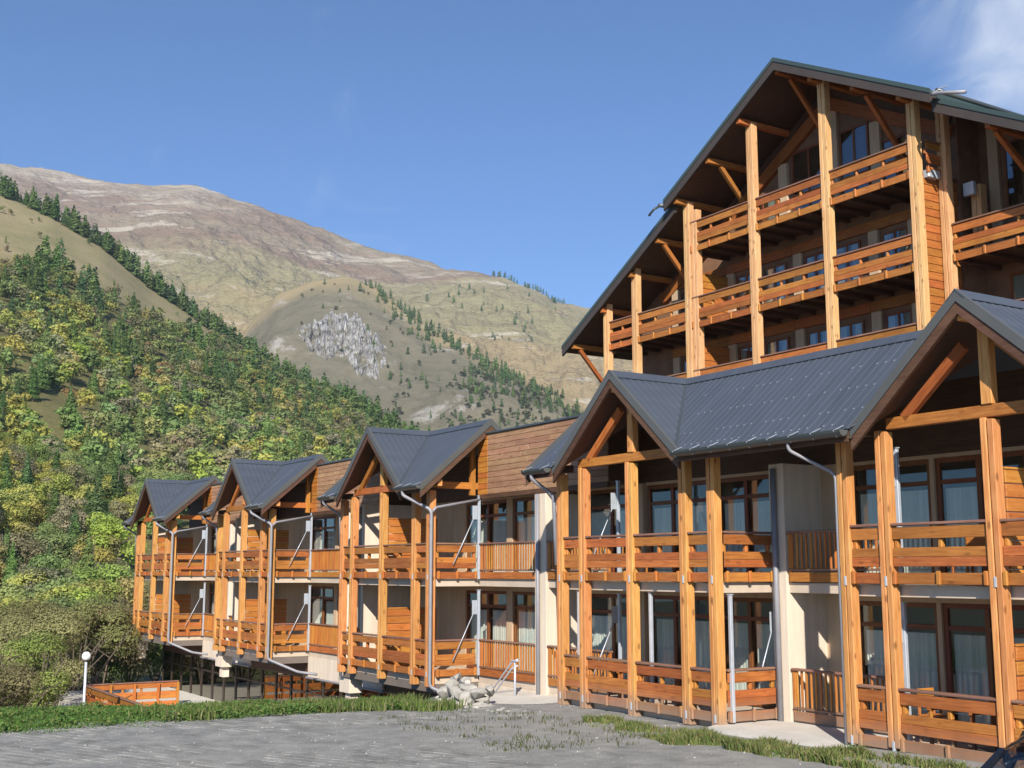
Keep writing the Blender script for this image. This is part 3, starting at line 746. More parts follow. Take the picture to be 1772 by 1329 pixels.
    if right_rake:
        xg = x1 - 0.72
        box('side_tie_beam', T, 'honey', xg - 0.06, xg + 0.06, 0.35, 1.95, 5.48, 5.68, 0.01)
        box('side_king_post', T, 'honey', xg - 0.07, xg + 0.07, 1.48, 1.64, 5.30, 6.95, 0.01)
        for y, z in ((0.05, 5.55), (1.72, 7.02)):
            box('purlin', T, 'larch', x1 - 2.4, x1 - 0.06, y, y + 0.15, z - 0.06, z + 0.14, 0.01)
    return base

ZU, ZL = 3.90, 1.17          # handrail tops of the two floors
def bay(T, c, offs, zb, left_y, ground, screen=True, windows=None, side_right=None):
    xs = [c + o for o in offs]
    tops = [5.42, 5.50, 5.498, 5.50, 5.42]
    for x, zt in zip(xs, tops): post(T, x, 0.0, zb + ground(x), zt, plates=(2.93, 0.22) if zb > -0.2 else (2.93,))
    for zt in (ZU, ZL):
        for a, b in zip(xs, xs[1:]):
            railing(T, 'x', a + 0.122, b - 0.122, 0.05, zt, side=-1, spans=2 if b - a > 1.2 else 1)
        railing(T, 'y', 0.23, side_right[1], xs[-1] + 0.12, zt, side=1, spans=2)
    xl, xr = xs[0] - 0.02, xs[-1] + 0.02
    for z in (2.66, -0.06):
        box('balcony_slab', T, SLAB, xl, xr, 0.24, 2.655, z, z + 0.20, 0.005)
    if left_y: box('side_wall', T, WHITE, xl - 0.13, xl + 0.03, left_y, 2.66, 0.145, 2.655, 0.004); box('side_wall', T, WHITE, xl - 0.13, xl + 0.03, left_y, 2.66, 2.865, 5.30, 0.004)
    if screen:
        for zt in (ZU, ZL): partition(T, c + 0.16, 0.24, 1.95, zt - 1.0, zt + 0.78)
    return xs

def steel(T, x, y, zf, h=2.45, rod=(0.0, -0.85), plate=True):
    s = box('steel_column', T, GALV, x - 0.036, x + 0.036, y - 0.036, y + 0.036, zf, zf + h, 0.006)
    if rod:
        box('gusset_plate', s, GALV, x - 0.005, x + 0.006, y - 0.22, y - 0.052, zf + h - 0.70, zf + h - 0.30, 0.002)
        tube('tie_rod', s, GALV, [(x, y - 0.15, zf + h - 0.62), (x + rod[0], y + rod[1], zf + 0.42)], 0.014, 8)
    box('head_plate', s, GALV, x - 0.05, x + 0.05, y - 0.05, y + 0.05, zf + h - 0.02, zf + h, 0.003)
    return s

def back_wall(T, spans, x0, x1, y=2.65):
    """two-storey rendered wall with openings; SPANS = list of (x0, x1) openings on each floor"""
    for zf, zc in ((0.145, 2.655), (2.865, 5.30)):
        zt = zf + 2.36; p = x0
        for a, b in spans:
            if a > p + 0.02: box('wall', T, SHADED_STUCCO, p, a - 0.002, y, y + 0.22, zf, zc, 0)
            box('lintel', T, SHADED_STUCCO, a, b, y, y + 0.22, zt + 0.002, zc, 0)
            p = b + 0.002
        if x1 > p + 0.02: box('wall', T, SHADED_STUCCO, p, x1, y, y + 0.22, zf, zc, 0)

ROW = "gabled chalet units in the row"
def make_unit(c, label, nxt, last_ground):
    T = thing('chalet', label, 'chalet', (c, 0, 0), ROW)
    offs = [-2.83, -2.03, 0.12, 2.28, 3.20]
    gl = lambda x: 0.0
    xs = bay(T, c, offs, -0.12, 0.80, gl, True, side_right=(None, 1.55))
    xr = xs[-1] + 0.14; xe = nxt - 2.99               # recess between this bay and the next unit
    xp = xr + (xe - xr) * 0.48                          # pier between two recessed balconies
    for z in (2.66, -0.06): box('balcony_slab', T, SLAB, xr, xe, 1.64, 2.655, z, z + 0.20, 0.005)
    for zt in (ZU, ZL):
        balustrade(T, xr + 0.10, xp - 0.01, 1.60, zt); balustrade(T, xp + 0.56, xe - 0.02, 1.60, zt)
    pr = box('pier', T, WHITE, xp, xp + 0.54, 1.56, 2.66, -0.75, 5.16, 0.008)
    tube('downpipe', T, ZINC, [(xp + 0.26, 1.48, -0.7), (xp + 0.26, 1.48, 5.15)], 0.055)
    for zf in (0.145, 2.865): steel(T, xr + 0.06, 1.58, zf, 2.42)
    back_wall(T, [(c + 0.75, c + 3.2), (c + 3.5, xp - 0.1), (xp + 0.75, xe - 0.3)], xs[0], xe)
    for zf in (0.15, 2.87):
        for a, b in ((c + 0.755, c + 3.195), (c + 3.505, xp - 0.105), (xp + 0.755, xe - 0.305)):
            window(T, a, b, zf, zf + 2.35, 2.70, [a + (b - a) * 0.52] if b - a > 1.6 else [], zf + 1.90)
    # body of the house behind
    box('core', T, ROOM, c - 2.96, nxt - 2.97, 3.9, 9.5, 0.0, 7.04, 0)
    box('side_return', T, SHADED_STUCCO, c - 2.96, c - 2.83, 2.67, 3.9, 0.0, 5.3, 0)
    for z in (-0.06, 2.66, 5.30): box('floor_plate', T, SLAB, c - 2.955, nxt - 2.975, 2.875, 3.895, z, z + 0.2, 0)
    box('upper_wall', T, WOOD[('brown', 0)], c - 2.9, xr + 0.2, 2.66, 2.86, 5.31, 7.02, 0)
    cladding(T, xr - 0.05, nxt - 3.02, 1.60, 5.30, 7.05, fresh=0.55)
    chalet_roof(T, c - 3.3, c + 3.75, [c])
    # rainwater pipes
    zg = 5.44
    g = [(c + 2.75, -0.60, zg), (c + 2.75, -0.60, zg - 0.18), (xs[-1] + 0.24, -0.02, zg - 0.62), (xs[-1] + 0.24, -0.02, -0.10), (xs[-1] + 0.9, 0.9, -0.55), (xs[-1] + 1.5, 1.4, -0.62)]
    tube('downpipe', T, ZINC, bendpath(g), 0.05)
    tube('branch_pipe', T, ZINC, bendpath([(xs[-1] + 0.24, 0.02, zg - 0.68), (xs[-1] + 0.26, 0.10, zg - 0.55), (xr + 0.08, 1.56, zg - 0.28)], 0.08), 0.042)
    tube('downpipe', T, ZINC, bendpath([(c - 3.0, -0.60, zg), (c - 3.0, -0.60, zg - 0.15), (c - 2.98, 0.0, zg - 0.5), (c - 2.98, 0.05, zg - 1.6)]), 0.045)
    # lower floor: soffit, white upstand, corbel, glazing
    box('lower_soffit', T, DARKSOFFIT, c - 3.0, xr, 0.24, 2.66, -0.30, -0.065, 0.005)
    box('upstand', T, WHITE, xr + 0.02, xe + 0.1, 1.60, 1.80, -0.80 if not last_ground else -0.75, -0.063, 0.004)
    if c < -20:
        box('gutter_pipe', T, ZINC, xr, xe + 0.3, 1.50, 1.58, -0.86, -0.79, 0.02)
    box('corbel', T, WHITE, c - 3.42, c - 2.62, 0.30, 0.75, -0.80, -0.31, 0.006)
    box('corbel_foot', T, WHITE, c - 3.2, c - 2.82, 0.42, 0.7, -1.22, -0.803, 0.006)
    x = c - 3.3; n = 8; s = 12.58 / n
    if last_ground: n = 4
    for i in range(n):
        a = x + i * s; b = a + s - 0.004
        W = window(T, a, b, -3.22, -0.82, 1.7, [], -1.42, glass=TINTED, curtain=(0,), frame=DARKMETAL, fw=0.07)
    box('lower_lintel', T, WOOD[('brown', 0)], x, x + n * s, 1.68, 2.0, -0.815, -0.31, 0)
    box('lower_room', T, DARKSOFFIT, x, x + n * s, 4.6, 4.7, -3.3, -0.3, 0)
    if last_ground:
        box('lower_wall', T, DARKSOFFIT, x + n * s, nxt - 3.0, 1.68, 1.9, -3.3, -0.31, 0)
    return T

# near block: two bays under one long roof
def make_near():
    T = thing('chalet', 'nearest and widest chalet block of the row, long grey roof joining two gabled balcony bays', 'chalet', (0, 0, 0), ROW)
    g = lambda x: 0.028 * max(0, x - 1)
    A = bay(T, 0.0, [-2.71, -1.80, 0.01, 1.83, 2.72], 0.0, None, g, False, side_right=(None, 1.55))
    B = bay(T, 9.2, [-2.97, -2.07, 0.07, 2.23, 3.14], 0.02, None, g, True, side_right=(None, 1.55))
    x0, x1 = A[-1] + 0.14, B[0] - 0.16
    for z in (2.66, -0.06): box('balcony_slab', T, SLAB, x0, x1, 1.64, 2.655, z, z + 0.20, 0.005)
    for zt in (ZU, ZL): balustrade(T, 3.24, x1 - 0.02, 1.60, zt)
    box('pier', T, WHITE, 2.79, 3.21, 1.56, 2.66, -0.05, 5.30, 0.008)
    tube('downpipe', T, ZINC, [(3.0, 1.48, 0.02), (3.0, 1.48, 5.2)], 0.06)
    back_wall(T, [(-2.7, -0.2), (-0.1, 2.72), (4.0, 6.0), (6.1, 9.0), (9.3, 12.1)], -2.72, 12.4)
    for zf in (0.15, 2.87):
        for a, b, d in ((-2.695, -0.205, [-1.75]), (-0.095, 2.715, [0.85, 1.8]), (4.005, 5.995, [5.0]), (6.105, 8.995, [7.05, 8.05]), (9.305, 12.095, [10.6])):
            window(T, a, b, zf, zf + 2.35, 2.70, d, zf + 1.90)
    for zf in (0.145,):
        for x in (-2.38, 0.33, 2.87): steel(T, x, 0.33, zf, 2.50, None)
    for zf in (0.145, 2.865):
        steel(T, -2.35, 1.50, zf, 2.42); steel(T, 6.75, 0.85, zf, 2.42, (0.0, -0.55))
    steel(T, 2.62, 1.85, 0.145, 2.42, (0.0, -0.7))
    box('core', T, ROOM, -2.95, 13.0, 3.9, 9.5, 0.0, 7.04, 0)
    for z in (-0.06, 2.66, 5.30): box('floor_plate', T, SLAB, -2.945, 12.9, 2.875, 3.895, z, z + 0.2, 0)
    box('upper_wall', T, WOOD[('brown', 0)], -2.9, 12.9, 2.66, 2.86, 5.31, 7.02, 0)
    rf = chalet_roof(T, -3.3, 13.0, [0.0, 9.2], right_rake=False)
    V = []; F = []       # pale screw caps in rows across the long slope
    for i in range(-14, 64):
        x = i * 0.2 + 0.032
        for t in (0.06, 0.30, 0.55, 0.80, 0.95):
            y = RY - (RY - EY) * t
            if min(abs(x), abs(x - 9.2)) < RY - y + 0.1 or rnd.random() < 0.25: continue
            z = RZ - M * (RY - y) + 0.026; b = len(V); s = 0.013
            V += [(x - s, y - s, z - M * s), (x + s, y - s, z - M * s), (x + s, y + s, z + M * s), (x - s, y + s, z + M * s)]; F.append((b, b + 1, b + 2, b + 3))
    tag(put('screw_caps', mesh_of('screw_caps', V, F, GALV), rf, (0, 0, 0)), kind='stuff')
    zg = 5.44
    tube('downpipe', T, ZINC, bendpath([(-3.0, -0.60, zg), (-3.0, -0.60, zg - 0.15), (A[0] - 0.20, -0.02, zg - 0.55), (A[0] - 0.20, 0.05, zg - 2.2)]), 0.05)
    tube('downpipe', T, ZINC, bendpath([(5.55, -0.60, zg), (5.55, -0.60, zg - 0.18), (B[0] - 0.17, 0.04, zg - 0.62), (B[0] - 0.17, 0.04, 0.12)]), 0.032)
    box('plinth', T, CONC, -2.8, 12.4, 0.55, 2.6, -0.4, -0.063, 0)
    box('plinth', T, CONC, 2.75, 6.05, 1.62, 2.0, -0.4, -0.063, 0.01)
    return T

near = make_near()
make_unit(-12.6, 'second chalet unit, with the branching silver drainpipe, beside the heap of pale stones', 0.14, True)
make_unit(-25.2, 'middle chalet unit of the row, over the brown glazing, third from the camera', -12.6, False)
make_unit(-37.8, 'smallest looking chalet unit at the far left end of the row above the timber terrace', -25.2, False)

# ------------------------------------------------------------------ tall hotel behind
def make_hotel():
    T = thing('hotel', 'tall timber hotel with stacked balconies under one broad gable, behind the chalets', 'hotel', (-6.5, 14, 0))
    P = [-16.97, -15.10, -11.90, -8.45, -5.05, -1.55]
    AX, AZ_, SL, SR = -6.50, 20.12, 0.572, 0.53
    zr = lambda x: AZ_ - (SL * (AX - x) if x < AX else SR * (x - AX))
    YF = 11.4
    LV = [15.85, 13.00, 10.30, 7.55]
    def pst(x, y, z1, z0=6.0): return post(T, x, y, z0, z1, 'pale', 0.31, 0.26, plates=())
    for x in P: pst(x, 12.0, zr(x) - 0.36)
    pst(-11.55, 12.06, 16.3); pst(-1.30, 13.0, zr(-1.3) - 0.40)
    def hrail(a, b, y, zt, sp): return railing(T, 'x', a + 0.16, b - 0.16, y + 0.08, zt, side=-1, spans=sp, k=1.14)
    for k, zt in enumerate(LV):
        for i, (a, b) in enumerate(zip(P, P[1:])):
            if k == 0 and i < 2: continue
            hrail(a, b, 12.0, zt, 3 if b - a > 2.5 else 2)
        x0 = P[2] if k == 0 else P[0]
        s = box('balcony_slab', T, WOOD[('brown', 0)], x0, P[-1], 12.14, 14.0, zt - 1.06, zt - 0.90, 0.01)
        n = int((P[-1] - x0) / 0.85)
        for j in range(n + 1):
            xx = x0 + 0.1 + (P[-1] - x0 - 0.2) * j / n; box('joist', s, 'brown', xx - 0.06, xx + 0.06, 12.16, 13.98, zt - 1.20, zt - 1.062, 0.005)
        if k:
            partition(T, P[2] + 0.1, 12.36, 13.98, zt - 0.9, zt + 0.95, h=0.25)
        else:
            railing(T, 'y', 12.36, 13.4, P[-1] + 0.22, zt, side=1, spans=1)
    # corner wall of boards between the two facades
    partition(T, -1.52, 12.36, 13.9, 6.5, LV[0] - 1.1, 'stained', 0.24)
    box('fascia_bracket', T, GALV, -1.60, -1.30, 12.4, 12.9, LV[0] - 1.16, LV[0] - 0.92, 0.01)
    for zt in (LV[1], LV[2]):
        zz = zt + 0.30
        hrail(-1.28, 3.4, 13.0, zz, 4); hrail(3.4, 7.6, 13.0, zz, 4)
        s = box('balcony_slab', T, WOOD[('brown', 0)], -1.2, 7.6, 13.14, 15.0, zz - 1.06, zz - 0.9, 0.01)
        for j in range(10): box('joist', s, 'brown', -1.0 + j * 0.9, -0.88 + j * 0.9, 13.16, 14.98, zz - 1.20, zz - 1.062, 0.005)
    pst(7.8, 13.0, zr(7.8) - 0.4)
    # walls
    wl_ = [(-17.2, 5.0), (-17.2, zr(-17.2) - 0.30), (AX, AZ_ - 0.30), (-1.45, zr(-1.45) - 0.30), (-1.45, 5.0)]
    wr_ = [(-1.45, 5.0), (-1.45, zr(-1.45) - 0.30), (8.0, zr(8.0) - 0.30), (8.0, 5.0)]
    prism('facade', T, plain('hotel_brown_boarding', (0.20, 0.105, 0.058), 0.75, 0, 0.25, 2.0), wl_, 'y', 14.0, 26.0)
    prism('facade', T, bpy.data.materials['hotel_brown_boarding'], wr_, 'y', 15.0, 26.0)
    # cream pilasters and windows on the facades
    for zt in LV[1:]:
        zf = zt - 0.9
        for a, b in zip(P[1:], P[2:]):
            m = (a + b) / 2
            for w0, w1 in ((a + 0.55, m - 0.12), (m + 0.22, b - 0.35)):
                hwindow(T, w0, w1, zf + 0.05, zf + 1.85, 13.93)
            box('pilaster', T, SHADED_STUCCO, m - 0.08, m + 0.18, 13.86, 13.99, zf, zf + 2.0, 0.008)
            box('pilaster', T, SHADED_STUCCO, a + 0.05, a + 0.45, 13.86, 13.99, zf, zf + 2.0, 0.008)
            box('lintel_beam', T, 'stained', a, b - 0.01, 13.90, 13.995, zf + 2.02, zf + 2.36, 0.01)
    zf = LV[0] - 0.9
    for a, b in ((-10.6, -9.15), (-8.35, -6.75), (-6.1, -4.85), (-4.4, -3.0)):
        h = min(zr(a), zr(b)) - 1.25 - zf
        hwindow(T, a, b, zf + 0.05, zf + max(1.2, min(h, 2.95)), 13.93, transom=zf + 1.25 if h > 1.7 else None)
    for x in (-8.95, -6.55, -4.72): box('pilaster', T, SHADED_STUCCO, x, x + 0.42, 13.84, 13.99, zf, min(zr(x), zr(x + .42)) - 1.2, 0.008)
    for sx in (-1, 1):      # raking beams on the gable wall
        e = AX - 9.2 if sx < 0 else AX + 4.9
        z1 = zr(e)
        beam('raking_beam', T, 'stained', (AX, 13.9, AZ_ - 1.05), (e, 13.9, z1 - 1.05), 0.16, 0.42)
        beam('raking_beam', T, 'brown', (AX, 13.94, AZ_ - 0.62), (e, 13.94, z1 - 0.62), 0.10, 0.36)
    for a, b, z0, z1 in ((-0.55, 1.05, 13.7, 16.0), (2.2, 3.7, 12.6, 13.8), (-0.6, 1.0, 10.0, 11.9), (1.6, 3.2, 10.0, 11.9)):
        hwindow(T, a, b, z0, z1, 14.93)
    box('pilaster', T, SHADED_STUCCO, -1.05, -0.70, 14.85, 14.99, 12.4, 16.6, 0.01); box('pilaster', T, SHADED_STUCCO, 1.25, 1.6, 14.85, 14.99, 12.4, 15.4, 0.01)
    box('steel_shoe', T, GALV, -1.05, -0.70, 13.6, 13.75, 14.2, 14.6, 0.01)
    pl = post(T, -0.85, 13.9, 12.4, 14.6, 'pale', 0.34, 0.3)
    # roof: a raised middle part lapping over two lower wings
    def roofpart(name, xa, xb, dz, yf, za, zb):
        tk = 0.20
        r = prism(name, T, GREENTRIM, [(xa, za + dz), (xb, zb + dz), (xb, zb + dz - tk), (xa, za + dz - tk)], 'y', yf, 27.0)
        d = prism('soffit', r, WOOD[('brown', 1)], [(xa, za + dz - tk - 0.002), (xb, zb + dz - tk - 0.002), (xb, zb + dz - tk - 0.05), (xa, za + dz - tk - 0.05)], 'y', yf + 0.06, 26.8)
        prism('bargeboard', r, TRIMB, [(xa, za + dz - 0.10), (xb, zb + dz - 0.10), (xb, zb + dz - 0.41), (xa, za + dz - 0.41)], 'y', yf - 0.035, yf + 0.055)
        prism('verge_trim', r, GREENTRIM, [(xa, za + dz + 0.03), (xb, zb + dz + 0.03), (xb, zb + dz - 0.11), (xa, za + dz - 0.11)], 'y', yf - 0.06, yf - 0.003)
        return r
    TRIMB = plain('brown_grey_bargeboard', (0.055, 0.043, 0.037), 0.6, 0, 0.12, 1.0)
    roofpart('roof', -12.4, AX, 0, YF, zr(-12.4), AZ_); roofpart('roof', AX + 0.001, -0.3, 0, YF, AZ_, zr(-0.3))
    roofpart('wing_roof', -19.6, -12.1, -0.24, YF + 0.30, zr(-19.6), zr(-12.1)); roofpart('wing_roof', -0.5, 9.5, -0.24, YF + 0.30, zr(-0.5), zr(9.5))
    # plank lines under the overhang: purlins and their struts
    for x in (-19.0, -16.97, -15.1, -13.4, -11.9, -10.1, -8.45, -6.5, -5.05, -3.3, -1.55, 1.2, 4.2):
        z = zr(x) - 0.52 - (0.24 if x < -12.2 or x > -0.4 else 0)
        yw = 14.0 if x < -1.5 else 15.0
        box('purlin', T, 'stained', x - 0.09, x + 0.09, YF + 0.10 + (0.3 if x < -12.2 or x > -.4 else 0), yw - 0.006, z, z + 0.2, 0.01)
        if x in (-19.0, -13.4, -10.1, -6.5, -3.3, 1.2, 4.2):
            beam('strut', T, 'stained', (x, YF + 0.75, z - 0.02), (x, yw - 0.02, z - 2.0), 0.14, 0.16)
    # snow gutters at the two steps of the roof
    for x, s in ((-12.4, -1), (-0.3, 1)):
        z = zr(x)
        g = tube('roof_gutter', T, GUTTER, [(x + 0.25 * s, YF - 0.05, z - 0.12), (x + 0.25 * s, 18.0, z - 0.12)], 0.07, 10)
        tube('gutter_spout', g, ZINC if s > 0 else GUTTER, bendpath([(x + 0.25 * s, YF + 0.05, z - 0.12), (x + 0.25 * s, YF - 0.28, z - 0.30), (x + 0.55 * s, YF - 0.30, z - 0.36 - (0.0 if s > 0 else 0.12)), (x + (1.35 if s > 0 else 0.5) * s, YF - 0.25, z - (0.60 if s > 0 else 0.45))], 0.1), 0.055 if s > 0 else 0.045, 8)
        beam('gutter_arm', g, GALV, (x - 0.2 * s, YF + 0.1, z - 0.02), (x + 0.5 * s, YF + 0.1, z - 0.05), 0.04, 0.02, 0)
    # snow-guard hooks on the right wing roof
    for k in range(14):
        x = 2.6 + k * 0.34; box('snow_hook', T, GALV, x, x + 0.03, YF + 2.2, YF + 2.24, zr(x) - 0.24, zr(x) - 0.06, 0)
    # leaning boards left on a balcony
    for k in range(2): beam('leaning_board', T, 'pale', (-3.4 - 0.35 * k, 13.3, LV[1] - 0.85), (-2.2 - 0.25 * k, 13.8, LV[1] + 1.15), 0.12, 0.04)
    return T

def hwindow(T, x0, x1, z0, z1, y, transom=None):
    W = ring_frame('window', T, 'joinery', x0, x1, z0, z1, y, y + 0.05, 0.08)
    xm = (x0 + x1) / 2; box('mullion', W, 'joinery', xm - 0.045, xm + 0.045, y + 0.004, y + 0.045, z0 + 0.08, z1 - 0.08, 0.004)
    if transom: 
        box('transom', W, 'stained', x0 + 0.08, xm - 0.046, y + 0.002, y + 0.043, transom - 0.06, transom + 0.06, 0.004); box('transom', W, 'stained', xm + 0.046, x1 - 0.08, y + 0.002, y + 0.043, transom - 0.06, transom + 0.06, 0.004)
    for a, b in ((x0 + 0.075, xm - 0.04), (xm + 0.04, x1 - 0.075)): box('pane', W, HGLASS, a, b, y + 0.02, y + 0.03, z0 + 0.075, z1 - 0.075, 0)
    if z1 - z0 < 2.0:
        for a, b in ((x0 + 0.09, x0 + 0.09 + (x1 - x0) * 0.26), (x1 - 0.09 - (x1 - x0) * 0.26, x1 - 0.09)): box('curtain', W, CURTAIN, a, b, y + 0.036, y + 0.042, z0 + 0.09, z1 - 0.09, 0)
    return W
HGLASS = glass_mat('hotel_glass', (0.8, 0.85, 0.9), 0.14, (0.75, 0.78, 0.76))
make_hotel()

# ------------------------------------------------------------------ terrace, lamp, handrail, stones, slab
def make_terrace():
    f = box('terrace', None, CONC, -40.5, -24.0, -4.3, 1.9, -3.3, -2.62, 0.01); tag(f, kind='structure')
    T = thing('terrace_railing', 'low orange board railing round the sunken terrace at the foot of the far chalet', 'railing', (-31.9, -4.15, -2.6))
    railing(T, 'y', -4.15, -0.2, -31.9, -1.60, side=1, spans=5, key='honey')
    railing(T, 'x', -31.85, -23.2, -4.2, -1.60, side=-1, spans=9, key='stained')
    for y in (-4.1, -3.1, -2.1, -1.1, -0.25): box('railing_post', T, 'honey', -31.88, -31.78, y - 0.05, y + 0.05, -2.62, -1.66, 0.01)
    for k in range(5): box('railing_post', T, 'stained', -31.6 + k * 2, -31.5 + k * 2, -4.16, -4.06, -2.62, -1.66, 0.01)
make_terrace()

def make_lamp():
    x, y, zb = -23.56, -6.06, float(ground_z(-23.56, -6.06))
    T = thing('street_lamp', 'slim pale lamp post with a white globe in front of the brown bushes', 'street lamp', (x, y, zb))
    tube('pole', T, LAMPPOLE, [(x, y, zb), (x, y, -0.02)], [0.055, 0.045], 10)
    tube('base', T, LAMPPOLE, [(x, y, zb), (x, y, zb + 0.25)], 0.09, 10)
    tube('collar', T, DARKMETAL, [(x, y, -0.06), (x, y, 0.0)], 0.07, 10)
    V = []; F = []; n = 16; r = 0.16
    for i in range(9):
        a = math.pi * i / 8
        for k in range(n): V.append((r * math.sin(a) * math.cos(2 * math.pi * k / n), r * math.sin(a) * math.sin(2 * math.pi * k / n), r * math.cos(a)))
    for i in range(8):
        for k in range(n): F.append((i * n + k, (i + 1) * n + k, (i + 1) * n + (k + 1) % n, i * n + (k + 1) % n))
    put('globe', mesh_of('globe', V, F, LAMPGLOBE, smooth=True), T, (x, y, 0.12))
make_lamp()

def make_handrail():
    x, y = -5.95, 0.78; zb = float(ground_z(x, y))
    T = thing('stair_handrail', 'grey steel stair handrail with two sloping bars behind the heap of stones', 'handrail', (x, y, zb))
    tube('post', T, GALV, [(x, y, zb - 0.1), (x, y, 0.78)], 0.03)
    for dz in (0.0, -0.16):
        tube('bar', T, GALV, [(x + 0.10, y + 0.03, 0.82 + dz), (x - 0.15, y - 0.0, 0.74 + dz), (x - 1.9, y - 0.25, -0.95 + dz)], 0.022)
    box('top_plate', T, GALV, x - 0.12, x + 0.14, y - 0.05, y + 0.05, 0.76, 0.80, 0.01)
make_handrail()

ROCK = []
def rock_mesh(seed):
    r = np.random.default_rng(seed); n = 26
    p = r.normal(size=(n, 3)); p /= np.linalg.norm(p, axis=1)[:, None]; p *= r.uniform(0.7, 1.0, (n, 1)) * np.array([0.5, 0.38, 0.32])
    import bmesh
    bm = bmesh.new()
    for v in p: bm.verts.new(v)
    bmesh.ops.convex_hull(bm, input=bm.verts)
    for v in [v for v in bm.verts if not v.link_faces]: bm.verts.remove(v)
    me = bpy.data.meshes.new('rock'); bm.to_mesh(me); bm.free(); me.materials.append(STONE); return me
def make_rubble():
    ms = [rock_mesh(100 + i) for i in range(8)]
    T = thing('stone_heap', 'heap of rough pale limestone blocks at the corner of the paved yard', 'stone heap', (-5.6, -1.6, 0))
    for row, (nr, zz) in enumerate(((20, -0.10), (22, 0.02), (19, 0.16), (17, 0.28), (11, 0.42))):
        for i in range(nr):
            t = (i + 0.5) / nr; x = -7.2 + 4.1 * t + rnd.uniform(-.1, .1) + row * 0.06; y = -0.7 - 1.2 * t + rnd.uniform(-.35, .35) + 0.05 * row
            if row >= 3 and t > 0.75: continue
            s = rnd.uniform(0.28, 0.62)
            put('stone', rnd.choice(ms), T, (x, y, zz - 0.3 * t * (row > 0) + float(ground_z(x, y)) * 0.3), (rnd.uniform(-.5, .5), rnd.uniform(-.5, .5), rnd.uniform(0, 6.28)), (s, s * rnd.uniform(.8, 1.1), s * rnd.uniform(.75, 1.1)))
    for k in range(14):
        x = rnd.uniform(-5.2, -2.2); y = rnd.uniform(-2.6, -1.3); s = rnd.uniform(.12, .3)
        put('stone', rnd.choice(ms), T, (x, y, float(ground_z(x, y)) + 0.05 * s), (0, 0, rnd.uniform(0, 6)), (s, s, s * .6))
make_rubble()
pad = prism('concrete_apron', None, CONC, [(2.95, 1.6), (2.3, 0.9), (2.9, -0.35), (6.6, -0.5), (12.5, -0.6), (12.5, 0.5), (6.0, 0.6), (6.0, 1.6)], 'z', -0.2, 0.115); tag(pad, kind='structure')
pad2 = prism('concrete_apron', None, CONC, [(-7.6, 1.55), (-6.9, -0.3), (-4.2, -1.1), (-2.9, -0.35), (-2.8, 1.55)], 'z', -0.5, -0.115); tag(pad2, kind='structure')

